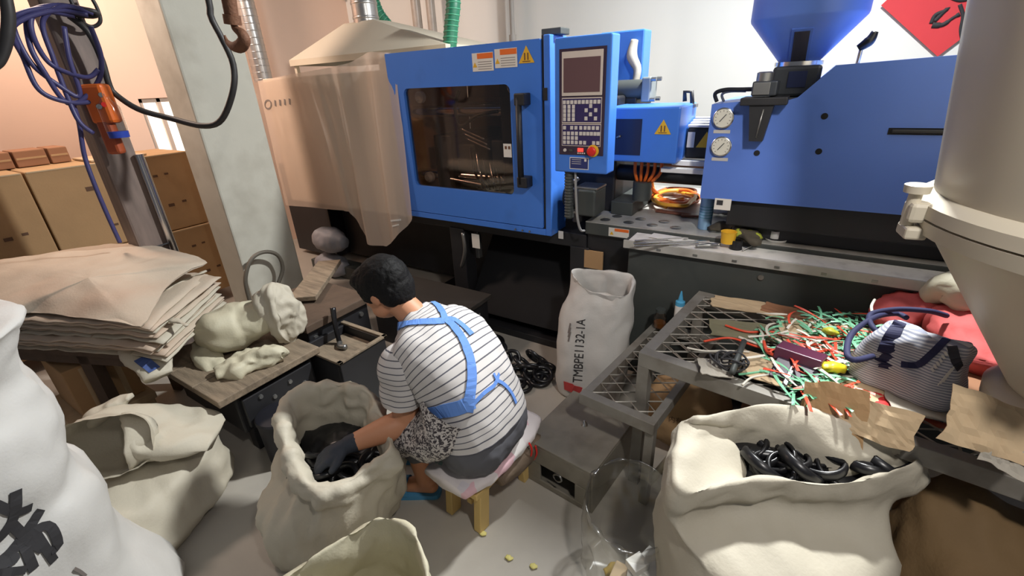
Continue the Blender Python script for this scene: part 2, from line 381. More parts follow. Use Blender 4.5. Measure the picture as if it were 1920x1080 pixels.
# concrete column
col = box('column', (-3.60, 1.50, 0), (-3.30, 1.93, 3.6), CONC, bevel=.012)
struct(col)

# ================================================================ THE MOULDING MACHINE
YF = 2.27
mac = thing('injection_molding_machine', (-0.6, 2.8, 0), 'big blue and black injection moulding machine with control panel and hopper', 'machine')
def fp(x, y, Y=YF): return P(x, y, Y=Y)
def panel_with_hole(name, o, h, y0, y1, mat, parent, r=.03):
    """a sheet (x0,x1,z0,z1) with a round-cornered opening"""
    def rr(a, rad, k=6):
        x0, x1, z0, z1 = a; pts = []
        for cx_, cz_, s in ((x1 - rad, z1 - rad, 0), (x0 + rad, z1 - rad, 1), (x0 + rad, z0 + rad, 2), (x1 - rad, z0 + rad, 3)):
            for i in range(k + 1):
                t = math.pi / 2 * (s + i / k); pts.append((cx_ + rad * math.cos(t), cz_ + rad * math.sin(t)))
        return pts
    A, B = rr(o, .008), rr(h, r); n = len(A); vs = [(x, y, z) for y in (y0, y1) for ring in (A, B) for x, z in ring]; fs = []
    for i in range(n):
        j = (i + 1) % n
        fs += [(i, n + i, n + j, j), (2 * n + i, 2 * n + j, 3 * n + j, 3 * n + i), (i, j, 2 * n + j, 2 * n + i), (n + i, 3 * n + i, 3 * n + j, n + j)]
    o_ = obj(name, vs, fs, mat, parent); bm = bmesh.new(); bm.from_mesh(o_.data); bmesh.ops.recalc_face_normals(bm, faces=bm.faces[:]); bm.to_mesh(o_.data); bm.free(); return o_
def triangle_sign(c, s, parent, mark=True, y=None):
    """yellow warning triangle with dark strokes, facing -Y"""
    x, y, z = c
    t = prism('warning_triangle', [(x - s, y, z - s * .75), (x + s, y, z - s * .75), (x, y, z + s * .95)], (0, .0015, 0), YELLOW, parent)
    if mark:
        for dx in (-.2, .2): box('warning_stroke', (x + s * (dx - .07), y - .001, z - s * .45), (x + s * (dx + .07), y, z + s * .25), RUST, t, 0)
        box('warning_stroke', (x - s * .5, y - .001, z - s * .62), (x + s * .5, y, z - s * .54), RUST, t, 0)
    return t
# --- frame, floor cabinet, bed
box('base_cabinet', (-0.70, YF - .10, .05), (1.45, 3.35, .79), DARK, mac, .006)
box('recessed_cabinet', (-1.0, YF + .06, .05), (-.70, 3.35, .80), BLACK, mac, .006)
box('machine_foot', (-2.45, YF - .02, 0), (1.45, 3.35, .05), BLACK, mac, .004)
box('rear_cabinet', (-3.85, YF + .55, .05), (-1.0, 3.35, .74), BLACK, mac, .006)
box('dark_backdrop', (-4.5, YF + .40, .05), (-3.86, 3.35, .95), BLACK, mac, .006)  # added black box, only a dark background behind the grey bundles
box('clamp_beam', (-3.9, YF + .05, .69), (-1.0, 3.3, .775), BLACK, mac, .006)
for x in (-2.02, -1.10): box('support_leg', (x, YF + .04, .05), (x + .12, YF + .16, .70), BLACK, mac, .006)
prism('discharge_chute', [(-1.88, YF + .46, .70), (-1.14, YF + .46, .70), (-1.14, YF + .0, .12), (-1.88, YF + .0, .12)], (0, .012, .012), M('black_chute', C(24, 24, 26), .7, var=.2, scale=5, spec=.2), mac)
tube('chute_strut', [fp(868, 436, YF + .03), fp(872, 470, YF + .03), fp(866, 500, YF + .05)], .014, STEEL, mac, 14, 8); box('strut_tag', fp(886, 464, YF + .028), fp(898, 440, YF + .028) + Vector((0, .002, 0)), STICK, mac, 0)
box('leg_sticker', fp(1047, 447, YF + .036), fp(1056, 434, YF + .036) + Vector((0, .003, 0)), STICK, mac, 0)
box('chute_rail', (-1.90, YF + .16, .45), (-1.87, YF + .20, .70), STEEL, mac, .003)
cyl('cabinet_bolt', fp(1427, 519, YF - .10), fp(1427, 519, YF - .10) + Vector((0, -.01, 0)), .012, STEEL, mac)
bed = box('bed_plate', (-1.0, YF + .03, .79), (1.45, 3.36, .858), DARK, mac, .004)
box('bed_top', (-1.0, YF + .034, .858), (1.45, 3.36, .862), GREASY, bed, 0)
tray = box('drip_tray', (-.72, YF - .12, .79), (1.45, YF + .029, .836), DARK, mac, .003)
box('tray_paper', (-.70, YF - .117, .836), (1.45, YF + .027, .838), M('dirty_white_paper', C(226, 224, 220), .7, var=.08, scale=9, dirt=(C(120, 112, 104), .25, 14)), tray, 0)
box('tray_lip', (-.72, YF - .13, .80), (1.45, YF - .12, .842), GREASY, tray, .002)
st = box('warning_sticker', (-.86, YF + .028, .797), (-.745, YF + .03, .846), STICK, mac, 0)
box('sticker_header', (-.826, YF + .027, .828), (-.747, YF + .028, .844), ORANGE, st, 0); triangle_sign((-.842, YF + .027, .815), .011, st, False)
stud = lathe('checker_stud', P(1135, 412, Z=.863), (0, 0, 1), [(0, .03), (.002, .026), (.003, .004)], STEEL, mac, 10)
for i in range(1, 7): again(stud, P(1135 + i * 22, 412 - (i % 2) * 9 + i * 2.5, Z=.863), mac)
for i in range(11): box('tray_clip', (-.55 + i * .17, YF - .133, .81), (-.53 + i * .17, YF - .13, .82), STEEL, tray, 0)

# --- clamping end: enclosure and sliding door
DX0, DX1, DZ0, DZ1 = -2.335, -1.238, .808, 1.785
door = panel_with_hole('sliding_door', (DX0, DX1, DZ0, DZ1), (-2.215, -1.43, .985, 1.585), YF - .03, YF, BLUE, mac, .035)
door['label'] = 'blue sliding safety door with window'
def glass(name, tint, k=0.16, rough=0.08):
    m = bpy.data.materials.new(name); m.use_nodes = True; nt = m.node_tree; N = nt.nodes; L = nt.links; N.clear()
    o = N.new('ShaderNodeOutputMaterial'); t = N.new('ShaderNodeBsdfTransparent'); g = N.new('ShaderNodeBsdfGlossy'); mx = N.new('ShaderNodeMixShader'); lw = N.new('ShaderNodeLayerWeight')
    t.inputs[0].default_value = tint; g.inputs['Roughness'].default_value = rough; lw.inputs[0].default_value = k
    L.new(lw.outputs['Facing'], mx.inputs[0]); L.new(t.outputs[0], mx.inputs[1]); L.new(g.outputs[0], mx.inputs[2]); L.new(mx.outputs[0], o.inputs[0]); return m
PANE = glass('tinted_window', (.80, .72, .66, 1), .18, .06)
box('window_pane', (-2.225, YF - .012, .975), (-1.42, YF - .007, 1.595), PANE, door, 0)
h = bpy.data.objects.new('door_handle', None); put(h, (-1.34, YF - .03, 1.3), door)
tube('handle_bar', [(-1.345, YF - .085, z) for z in (1.07, 1.52)], .017, BLACK, h, straight=True, seg=10)
for z in (1.08, 1.51): box('handle_foot', (-1.365, YF - .10, z - .03), (-1.30, YF - .03, z + .03), BLACK, h, .006)
def notice(x0, x1, z0, z1, p):
    s = box('warning_notice', (x0, YF - .032, z0), (x1, YF - .0305, z1), STICK, p, 0); hgt = z1 - z0
    box('notice_header', (x0 + (x1 - x0) * .25, YF - .033, z1 - hgt * .32), (x1 - .002, YF - .032, z1 - .003), ORANGE, s, 0)
    triangle_sign((x0 + (x1 - x0) * .12, YF - .033, z0 + hgt * .35), hgt * .16, s, False)
    for i in range(4): box('notice_line', (x0 + (x1 - x0) * .27, YF - .0325, z0 + hgt * (.1 + .13 * i)), (x1 - .012, YF - .032, z0 + hgt * (.13 + .13 * i)), INK_G, s, 0)
notice(-1.665, -1.525, 1.655, 1.745, door); notice(-1.515, -1.375, 1.665, 1.755, door)
triangle_sign((-1.32, YF - .032, 1.715), .047, door)
s = box('lock_sticker', (-1.50, YF - .0145, 1.20), (-1.445, YF - .013, 1.275), STICK, door, 0)
for x in (-1.49, -1.467): box('sticker_mark', (x, YF - .0155, 1.245), (x + .014, YF - .0145, 1.262), RUST, s, 0)
fr = box('door_post', (-1.222, YF - .03, .765), (-1.185, YF + .16, 1.80), BLUE, mac, .005)
box('seal_strip', (-1.238, YF - .02, .80), (-1.222, YF + .02, 1.80), BLACK, fr, .002)
box('post_latch', (-1.226, YF - .034, 1.50), (-1.20, YF - .03, 1.56), BLACK, fr, .002)
box('post_cap', (-1.26, YF + .02, 1.80), (-1.15, YF + .12, 1.83), DARK, fr, .004)
sill = box('door_sill', (DX0, YF - .028, .765), (-1.222, YF + .02, .803), BLUE, mac, .003)
for i in range(3): cyl('sill_screw', (-1.43 + i * .05, YF - .03, .778), (-1.43 + i * .05, YF - .035, .778), .006, STEEL, sill, seg=8)
box('enclosure_top', (DX0, YF + .02, 1.765), (-1.19, 3.05, 1.785), CREAM, mac, .003)
INSIDE = M('grimy_reflected_tan', C(196, 150, 118), .6, var=.15, scale=4, dirt=(C(96, 74, 62), .3, 4))  # grime, over a tan that carries the room's reflection in the door window
box('rear_guard', (DX0, 3.05, .80), (-1.19, 3.07, 1.765), INSIDE, mac, .003)
box('left_post', (DX0 - .02, YF - .0, .765), (DX0 + .03, YF + .10, 1.785), BLUE_D, mac, .003)
box('end_panel', (DX0 - .015, YF + .10, .80), (DX0, 3.05, 1.765), INSIDE, mac, .003)
# mould space behind the window
mould = bpy.data.objects.new('mould_space', None); put(mould, (-1.8, 2.6, .8), mac)
for y, z in ((2.43, 1.44), (2.43, 1.03), (2.86, 1.44), (2.86, 1.03)):
    cyl('tie_bar', (DX0, y, z), (-1.2, y, z), .034, CHROME, mould)
for y, z in ((2.385, 1.53), (2.385, 1.02)): lathe('roller', (-2.20, y, z), (0, -1, 0), [(0, .035), (.03, .035), (.035, .025), (.045, .02)], WHITE, mould, 20)
box('moving_platen', (-2.13, 2.37, .86), (-1.98, 2.95, 1.30), BLACK, mould, .01)
box('mould_half', (-1.98, 2.42, .95), (-1.83, 2.88, 1.24), DARK, mould, .008)
box('mould_half', (-1.70, 2.42, .95), (-1.58, 2.88, 1.27), DARK, mould, .008)
box('fixed_platen', (-1.58, 2.36, .84), (-1.36, 2.96, 1.60), BLACK, mould, .01)
box('reflection_band', (-2.3, 2.96, 1.38), (-1.6, 3.02, 1.50), M('reflected_tan', C(206, 158, 120), .6), mould, .006)  # bar added for the tan band that the window reflects from outside
box('lower_guard', (-2.3, 2.99, .82), (-1.2, 3.03, 1.22), BLACK, mould, .004)
box('blue_bracket', (-1.60, 2.40, 1.56), (-1.40, 2.60, 1.70), BLUE_D, mould, .006)
for k in range(4):
    lst = [(-1.50 + .02 * k + .02 * math.cos(t * .9), 2.36 + .01 * k, 1.60 - .008 * t + .02 * math.sin(t * .9)) for t in range(10)]
    tube('curly_cable', lst, .004, WHITE, mould, 40, 6)
tube('hose', [(-1.9, 2.4, 1.56), (-1.93, 2.38, 1.46), (-1.88, 2.36, 1.36), (-1.74, 2.36, 1.42), (-1.6, 2.37, 1.44)], .010, RUBBER, mould)
tube('hose', [(-1.46, 2.35, 1.58), (-1.40, 2.34, 1.50), (-1.46, 2.34, 1.44)], .007, RUBBER, mould)
for k in range(5): tube('mould_hose', [(-1.86 + .05 * k, 2.41, 1.22 - .03 * k), (-1.80 + .05 * k, 2.35, 1.10 - .02 * k), (-1.75 + .03 * k, 2.38, .97)], .008, CHROME if k % 2 else RUBBER, mould, 20, 6)
for k in range(3): tube('hydraulic_pipe', [(-1.92 + .02 * k, 2.40, 1.34 - .03 * k), (-1.72 + .02 * k, 2.38, 1.28 - .03 * k)], .006, CHROME, mould, 8, 6)
cyl('ejector_rod', (-2.0, 2.36, 1.02), (-1.75, 2.36, 1.0), .012, CHROME, mould)

# clamp housing to the left of the door (under the plastic sheet)
cov = box('clamp_guard', (-3.78, YF + .02, .735), (DX0 - .02, YF + .05, 1.70), CREAM, mac, .004)
box('clamp_guard_top', (-3.78, YF + .05, 1.685), (DX0 - .02, 3.05, 1.70), CREAM, mac, .003)
box('clamp_guard_end', (-3.78, YF + .05, .735), (-3.76, 3.05, 1.685), CREAM, mac, .003)
box('stock_bracket', (-2.42, YF - .01, 1.66), (-2.34, YF + .05, 1.79), CREAM, mac, .003)

# --- control panel
YP = YF - .10
a, b_ = fp(1043, 70, YP), fp(1140, 326, YP)
PX0, PX1, PZ0, PZ1 = -1.125, -.835, 1.155, 1.775
ctl = box('control_panel', (PX0, YP, PZ0), (PX1, YP + .10, PZ1), BLUE, mac, .008, label='blue operator control panel with screen and keypad')
def pu(u, v): return PX0 + (PX1 - PX0) * u, PZ0 + (PZ1 - PZ0) * v
def plate(name, u0, v0, u1, v1, mat, parent, y0=0.0, t=.002, bevel=.0):
    x0, z0 = pu(u0, v0); x1, z1 = pu(u1, v1); return box(name, (x0, YP - y0 - t, z0), (x1, YP - y0, z1), mat, parent, bevel)
NAVY = M('navy_keypad', C(52, 42, 92), .4, var=.08)
KEY = M('ivory_key', C(206, 200, 196), .45, var=.05)
fc = plate('keypad_face', .10, .145, .92, .92, M('plum_black_face', C(58, 44, 62), .35), ctl, 0, .003)
bz = plate('screen_bezel', .15, .59, .87, .90, M('cream_bezel', C(206, 194, 184), .5), fc, .003, .004, .002)
plate('screen', .185, .615, .83, .855, M('grey_brown_screen', C(104, 78, 80), .12, var=.08, scale=2), bz, .007, .001)
k1 = plate('keypad_upper', .15, .39, .87, .578, M('cream_bezel', C(206, 194, 184)), fc, .003, .001); plate('keypad_field', .16, .398, .86, .57, NAVY, k1, .004, .0006)
k2 = plate('keypad_lower', .15, .215, .87, .385, M('cream_bezel', C(206, 194, 184)), fc, .003, .001); plate('keypad_field', .16, .22, .86, .378, NAVY, k2, .004, .0006)
key0 = None
def key(u, v, parent):
    global key0
    x, z = pu(u, v)
    if key0 is None:
        key0 = cbox('key', (x, YP - .0062, z), (.0158, .003, .0175), KEY, parent, None, .001); return key0
    return again(key0, (x, YP - .0062, z - .00875), parent)
for i in range(10): key(.20 + i * .069, .545, k1)
for c_ in range(3):
    for r_ in range(4): key(.205 + c_ * .082, .512 - r_ * .031, k1)
for u, v in ((.68, .515), (.60, .485), (.77, .485), (.68, .455), (.60, .425), (.77, .425)): key(u, v, k1)
for u in (.205, .34, .42, .51, .59, .66, .735, .81): key(u, .355, k2)
for v in (.312, .277, .243):
    for u in (.205, .28, .355, .43): key(u, v, k2)
for u in (.51, .575, .64, .705, .77, .83): key(u, .312, k2)
for u in (.51, .585, .75, .825): key(u, .243, k2)
x, z = pu(.21, .18); lathe('port', (x, YP - .003, z), (0, -1, 0), [(0, .009), (.006, .007)], KEY, fc, 12)
plate('socket', .29, .172, .36, .19, DARK, fc, .003, .003)
plate('red_indicator', .46, .172, .56, .20, M('lit_red_lamp', C(255, 70, 60), .3, var=.02, emit=1.2), fc, .003, .006)
for i in range(4): plate('indicator_mark', .45 + i * .04, .155, .475 + i * .04, .165, STICK, fc, .003, .0006)
x, z = pu(.74, .182); es = lathe('emergency_stop_collar', (x, YP - .003, z), (0, -1, 0), [(0, .030), (.004, .029), (.006, .022)], YELLOW, fc, 24)
lathe('emergency_stop', (x, YP - .009, z), (0, -1, 0), [(0, .012), (.012, .012), (.013, .023), (.022, .022), (.026, .016)], RED, es, 24)
np_ = plate('name_plate', .30, .03, .66, .125, STICK, ctl, 0, .001); plate('name_plate_field', .312, .036, .648, .119, M('navy_plate', C(44, 52, 110), .4), np_, .001, .0005)
for i in range(3): plate('plate_line', .34, .105 - i * .016, .52, .108 - i * .016, STICK, np_, .0015, .0004)
plate('plate_emblem', .58, .095, .62, .115, STICK, np_, .0015, .0004)
cd = tube('panel_conduit', [(-1.06, YP + .04, 1.16), (-1.06, YP + .04, 1.02), (-1.055, YP + .04, .90)], .022, DARK, mac, 30, 12)
for i in range(16): lathe('conduit_rib', (-1.06, YP + .04, .905 + i * .016), (0, 0, 1), [(0, .0225), (.003, .025), (.008, .025), (.011, .0225)], DARK, cd, 12)
tube('panel_cable', [(-1.02, YP + .03, 1.16), (-1.01, YP + .02, 1.05), (-1.0, YP + .02, .92), (-.985, YP + .03, .845), (-.968, YP + .05, .835)], .007, M('grey_cable', C(150, 150, 150), .4), mac)

# --- fixed platen, nozzle guard, barrel
box('fixed_platen_block', (-1.18, 2.55, .86), (-.93, 3.15, 1.50), BLACK, mac, .012)
plt = box('platen_guard', (-1.16, 2.82, 1.50), (-.90, 2.95, 1.83), BLUE, mac, .008)
tube('loom', [P(1190, 75, Y=2.8), P(1185, 105, Y=2.78), P(1195, 130, Y=2.76), P(1190, 160, Y=2.74)], [.02, .03, .022, .018], M('grey_loom', C(164, 160, 150), .6, var=.2, scale=30), plt, 24, 10)
mt = bpy.data.objects.new('hydraulic_motor', None); put(mt, P(1200, 165, Y=2.70), mac); mo = P(1192, 168, Y=2.70)
cyl('motor_body', mo + Vector((-.10, 0, 0)), mo + Vector((.06, 0, 0)), .052, DARK, mt); box('motor_flange', mo + Vector((.05, -.062, -.062)), mo + Vector((.10, .062, .062)), M('grey_cast', C(140, 146, 142), .5, metal=.3, var=.15), mt, .008)
for s1 in (-1, 1):
    for s2 in (-1, 1): cyl('flange_bolt', mo + Vector((.10, .05 * s1, .05 * s2)), mo + Vector((.125, .05 * s1, .05 * s2)), .011, STEEL, mt, seg=8)
box('motor_foot', mo + Vector((-.06, -.04, -.16)), mo + Vector((.02, .04, -.04)), BLACK, mt, .006)
NZ = 2.36
ng = box('nozzle_guard', (-.93, NZ, 1.19), (-.555, NZ + .34, 1.455), BLUE, mac, .008)
box('guard_window', (-.88, NZ - .003, 1.225), (-.735, NZ, 1.40), M('dark_blue_window', C(30, 38, 70), .3), ng, 0)
triangle_sign((-.63, NZ - .003, 1.36), .040, ng)
tube('guard_latch', [(-.86, NZ - .005, 1.31), (-.84, NZ - .012, 1.318)], .006, STEEL, ng, 6, 6)
bc = box('barrel_cover', (-.55, 2.52, 1.195), (.25, 2.86, 1.345), BLACK, mac, .008)
for i in range(4): box('vent_slat', (-.55, 2.515 + i * .05, 1.347 + i * .008), (-.20, 2.55 + i * .05, 1.36 + i * .008), WHITE, bc, .003)
triangle_sign((-.455, 2.517, 1.285), .045, bc, False); box('cover_notice', (-.545, 2.516, 1.25), (-.51, 2.518, 1.325), STICK, bc, 0)
box('cover_rail', (-.60, 2.47, 1.165), (.3, 2.51, 1.19), WHITE, mac, .003); box('cover_rail', (-.64, 2.42, 1.135), (.3, 2.46, 1.158), WHITE, mac, .003)
br = tube('lifting_bracket', [P(1284, 190, Y=2.62), P(1284, 172, Y=2.62), P(1297, 172, Y=2.62), P(1298, 196, Y=2.62)], .011, BLACK, mac, straight=True, seg=8)
box('bracket_base', P(1278, 202, Y=2.60) , P(1305, 195, Y=2.60) + Vector((0, .06, 0)), STEEL, mac, .003)
cyl('slide_rod', (-.95, 2.62, 1.085), (.6, 2.62, 1.085), .046, BLACK, mac); cyl('slide_rod', (-.95, 3.05, 1.085), (.6, 3.05, 1.085), .042, BLACK, mac)
box('slide_block', (-.93, 2.50, .862), (-.80, 2.90, .94), DARK, mac, .006)
pc = bpy.data.objects.new('pump_casting', None); put(pc, (-1.0, 2.36, .9), mac)
cyl('casting_barrel', (-1.14, 2.35, .985), (-1.04, 2.35, .985), .06, BLACK, pc); box('casting_flange', (-1.04, 2.27, .90), (-.935, 2.43, 1.045), DARK, pc, .010)
box('casting_lid', (-1.06, 2.28, 1.045), (-.93, 2.42, 1.057), STEEL, pc, .003)
tube('casting_pipe', [(-1.12, 2.33, 1.0), (-1.09, 2.30, 1.06), (-1.05, 2.31, 1.10)], .012, GALV, pc, 14, 8)
cyl('casting_cap', (-1.05, 2.30, .86), (-1.05, 2.30, .91), .028, BLACK, pc); cyl('casting_cap_ring', (-1.05, 2.30, .91), (-1.05, 2.30, .922), .030, STEEL, pc)
for k in range(5): tube('orange_pipe', [(-.80 + .035 * k, 2.50, 1.19), (-.80 + .035 * k, 2.50, 1.12), (-.79 + .02 * k, 2.52, 1.06)], .009, ORANGE, mac, 12, 6)
cyl('manifold', (-.76, 2.52, .96), (-.76, 2.52, 1.06), .05, DARK, mac)

# --- injection unit
inj = prism('injection_unit', [(-.405, YF, 1.055), (1.4, YF, 1.055), (1.4, YF, 1.655), (.02, YF, 1.60), (-.085, YF, 1.49), (-.13, YF, 1.475), (-.20, YF, 1.485), (-.405, YF, 1.468)], (0, .62, 0), BLUE_D, mac, label='deep blue injection unit housing with two gauges')
for nm, (gx, gy) in (('a', (1357, 221)), ('b', (1353, 274))):
    p = fp(gx, gy, YF); g = bpy.data.objects.new('pressure_gauge', None); put(g, p, inj)
    lathe('gauge_rim', p, (0, -1, 0), [(0, .042), (.014, .043), (.017, .040), (.0175, .036)], CHROME, g, 32)
    dl = lathe('gauge_dial', p + Vector((0, -.017, 0)), (0, -1, 0), [(0, .037), (.001, .037)], M('gauge_face', C(214, 212, 200), .35), g, 32)
    for i in range(11):
        t = math.radians(225 - 27 * i); d1 = Vector((math.cos(t), 0, math.sin(t))); tube('gauge_tick', [p + Vector((0, -.0185, 0)) + d1 * .027, p + Vector((0, -.0185, 0)) + d1 * .033], .0009, INK, dl, straight=True, seg=4)
    tube('gauge_needle', [p + Vector((-.012, -.0195, -.014)), p + Vector((.012, -.0195, .016))], .0016, INK, dl, straight=True, seg=5)
    box('gauge_label', p + Vector((-.034, -.0015, -.064)), p + Vector((.034, 0, -.05)), M('pale_metal_tag', C(190, 188, 184), .4), inj, 0)
HOLE = M('dark_hole', C(14, 14, 18), .8)
for hx, hy in ((1424, 226), (1546, 218), (1419, 287), (1535, 284)):
    p = fp(hx, hy, YF); lathe('bolt_hole', p, (0, -1, 0), [(0, .012), (.0015, .012), (.0016, .009)], HOLE, inj, 16)
p = fp(1665, 246, YF); sl = box('slot', p + Vector((0, -.002, -.012)), p + Vector((.5, 0, .012)), HOLE, inj, 0); box('slot_bar', p + Vector((.01, -.012, -.006)), p + Vector((.5, -.002, .008)), BLACK, sl, .004)
box('under_slide', (-.25, YF + .08, .862), (1.40, YF + .60, .93), BLACK, mac, .006); box('under_carriage', (-.28, YF + .03, .93), (1.40, YF + .58, 1.055), BLACK, mac, .006)
cyl('slide_rail', (-.2, YF + .06, .95), (1.4, YF + .06, .95), .02, STEEL, mac)
tg = box('model_tag', fp(1338, 392, YF - .002), fp(1372, 374, YF - .002) + Vector((0, .002, 0)), STICK, mac, 0); box('tag_print', fp(1343, 384, YF - .003), fp(1356, 376, YF - .003) + Vector((0, .001, 0)), INK, tg, 0)
# hopper and feeder
HX, HY = -.115, 2.46
hop = bpy.data.objects.new('material_hopper', None); put(hop, (HX, HY, 1.62), mac); hop['label'] = 'blue sheet metal material hopper'
lathe('hopper_shell', (HX, HY, 1.62), (0, 0, 1), [(0, .075), (.155, .205), (.165, .208), (.75, .208)], BLUE_D, hop, 40)
for nm, mat_, x0, x1, lift in (('sight_frame', BLUE_D, -.036, .036, .006), ('sight_glass', M('smoked_glass', C(60, 60, 70), .25), -.026, .026, .009)):
    def cone_pt(x, t): 
        r = .075 + .13 * t; return Vector((HX + x, HY - math.sqrt(r * r - x * x) - lift * .7, 1.62 + .155 * t - lift * .7))
    t0, t1 = (.05, .75) if nm == 'sight_frame' else (.0, .70)
    vs = [cone_pt(x0 + (x1 - x0) * i / 6, t) for t in (t0, t1) for i in range(7)]; prism_ = [*range(7), *range(13, 6, -1)]
    vv = vs + [v + Vector((0, .012, .012)) for v in vs]; fs = [(i, i + 1, 8 + i, 7 + i) for i in range(6)] + [(14 + i, 21 + i, 22 + i, 15 + i) for i in range(6)] + [(0, 7, 21, 14), (6, 20, 27, 13)] + [(i, 14 + i, 15 + i, i + 1) for i in range(6)] + [(7 + i, 8 + i, 22 + i, 21 + i) for i in range(6)]
    obj(nm, vv, fs, mat_, hop)
lathe('neck_flange', (HX, HY, 1.605), (0, 0, 1), [(0, .09), (.016, .09)], CHROME, hop, 28)
fd = bpy.data.objects.new('feed_throat', None); put(fd, (HX, HY, 1.46), mac)
CAST = M('dark_cast_iron', C(58, 62, 68), .45, metal=.3, var=.2, scale=20)
box('throat_block', (HX - .08, HY - .14, 1.49), (HX + .09, HY + .10, 1.605), CAST, fd, .012); box('throat_base', (HX - .12, HY - .17, 1.40), (HX + .10, HY + .1, 1.49), BLACK, fd, .008)
box('throat_window', (HX - .02, HY - .145, 1.525), (HX + .045, HY - .14, 1.585), M('dark_blue_window', C(30, 38, 70)), fd, 0)
mg = box('magnet_holder', (HX - .135, HY - .255, 1.50), (HX - .045, HY - .14, 1.555), CAST, fd, .006); box('magnet_tag', (HX - .13, HY - .258, 1.505), (HX - .07, HY - .254, 1.55), STEEL, mg, .002)
lathe('magnet_knob', (HX - .10, HY - .20, 1.555), (0, 0, 1), [(0, .03), (.03, .03), (.034, .022)], STEEL, mg, 18)
sp0 = box('spout_shelf', (HX - .17, HY - .26, 1.465), (HX - .0, HY - .13, 1.495), BLACK, fd, .004)
prism('discharge_spout', [(HX - .135, HY - .25, 1.47), (HX - .045, HY - .25, 1.47), (HX - .065, HY - .25, 1.325), (HX - .115, HY - .25, 1.325)], (0, .055, 0), BLACK, fd)
tube('spout_edge', [(HX - .08, HY - .252, 1.45), (HX - .09, HY - .252, 1.34)], .003, STEEL, fd, straight=True, seg=5)
tube('throat_tube', [(HX - .30, HY - .02, 1.47), (HX - .31, HY - .03, 1.505), (HX - .27, HY - .04, 1.52), (HX - .20, HY - .05, 1.52), (HX - .12, HY - .06, 1.52)], .009, BLACK, fd)
tube('throat_tube', [(HX - .27, HY - .02, 1.47), (HX - .28, HY - .03, 1.50), (HX - .25, HY - .04, 1.513), (HX - .18, HY - .05, 1.513)], .006, STEEL, fd)
tube('lever_rod', [(HX + .10, HY - .05, 1.545), (HX + .17, HY - .05, 1.55), (HX + .20, HY - .05, 1.57), (HX + .205, HY - .05, 1.66)], .007, CHROME, fd)
tube('lever_grip', [(HX + .195, HY - .05, 1.655), (HX + .225, HY - .05, 1.68), (HX + .235, HY - .05, 1.71)], [.014, .02, .012], RUBBER, fd, 14, 10)
box('side_valve', (HX + .13, HY - .08, 1.50), (HX + .19, HY, 1.535), CAST, fd, .004)

# ================================================================ AROUND THE MACHINE
# milky plastic sheet over the clamp guard
def milky(name, col, clear, rough=.3, bump=.2):
    m = bpy.data.materials.new(name); m.use_nodes = True; nt = m.node_tree; N = nt.nodes; L = nt.links; b = N['Principled BSDF']; o = N['Material Output']
    b.inputs['Base Color'].default_value = col; b.inputs['Roughness'].default_value = rough
    t = N.new('ShaderNodeBsdfTransparent'); tr = N.new('ShaderNodeBsdfTranslucent'); tr.inputs[0].default_value = col
    m1 = N.new('ShaderNodeMixShader'); m1.inputs[0].default_value = .3; L.new(b.outputs[0], m1.inputs[1]); L.new(tr.outputs[0], m1.inputs[2])
    m2 = N.new('ShaderNodeMixShader'); m2.inputs[0].default_value = clear; L.new(m1.outputs[0], m2.inputs[1]); L.new(t.outputs[0], m2.inputs[2]); L.new(m2.outputs[0], o.inputs[0]); return m
SHEET = milky('milky_plastic', C(232, 212, 194), .30)
def sheet_grid(name, cols, rows_n, mat, label, cat_, fold, seed):
    """cols: list of (top point, bottom point); a hanging sheet with vertical folds"""
    n = 90; tops = cat([c[0] for c in cols], n); bots = [None] * n
    raw = [Vector(c[1]) for c in cols]
    for i in range(n):
        t = i / (n - 1) * (len(raw) - 1); k = min(len(raw) - 2, int(t)); bots[i] = raw[k].lerp(raw[k + 1], t - k)
    vs, fs = [], []
    for j in range(rows_n + 1):
        v = j / rows_n
        for i in range(n):
            p = tops[i].lerp(bots[i], v); u = i / (n - 1)
            d = fold(u, v) + .006 * noise.noise(Vector((u * 14, v * 2.2, seed))) + .004 * noise.noise(Vector((u * 40, v * 5, seed + 3)))
            vs.append(p + Vector((0, -abs(d) - .004, 0)))
    for j in range(rows_n):
        for i in range(n - 1): fs.append((j * n + i, j * n + i + 1, (j + 1) * n + i + 1, (j + 1) * n + i))
    o = obj(name, vs, fs, mat, None, True); SURF[name] = BVHTree.FromPolygons(vs, fs); tag(o, label, cat_)
    return o
YS = YF + .012
def sp(x, y, d=0): return P(x, y, Y=YS - d)
sheet = sheet_grid('plastic_sheet', [(sp(484, 152), sp(537, 385)), (sp(540, 141), sp(580, 388)), (sp(600, 130), sp(625, 393)), (sp(650, 120), sp(660, 395, .02)), (sp(690, 100, .02), sp(690, 448, .07)), (sp(712, 98, .03), sp(725, 462, .10)), (sp(735, 100, .03), sp(748, 446, .09)), (sp(740, 110, .035), sp(777, 408, .05))],
    40, SHEET, 'milky plastic sheet hanging over the guard left of the blue door', 'plastic sheet',
    lambda u, v: (.045 * max(0, math.sin((u - .58) * 26)) * (u > .58) * (.4 + .6 * v) + .02 * max(0, math.sin(u * 31 + 1.2 * v)) * (.3 + v) * (u > .35)), 2.0)
ribbon('logo_ring', SURF['plastic_sheet'], [(503 + 6 * math.cos(k * .8), 196 + 8 * math.sin(k * .8)) for k in range(9)], .012, INK_G, sheet, lift=.003, n=24)
for k in range(4): ribbon('logo_letter', SURF['plastic_sheet'], [(516 + k * 9, 188 - k), (517 + k * 9, 199 - k)], .020, INK_G, sheet, lift=.003, n=4)
ribbon('warning_print', SURF['plastic_sheet'], [(733, 414), (752, 412)], .012, STICK, sheet, lift=.003, n=6)
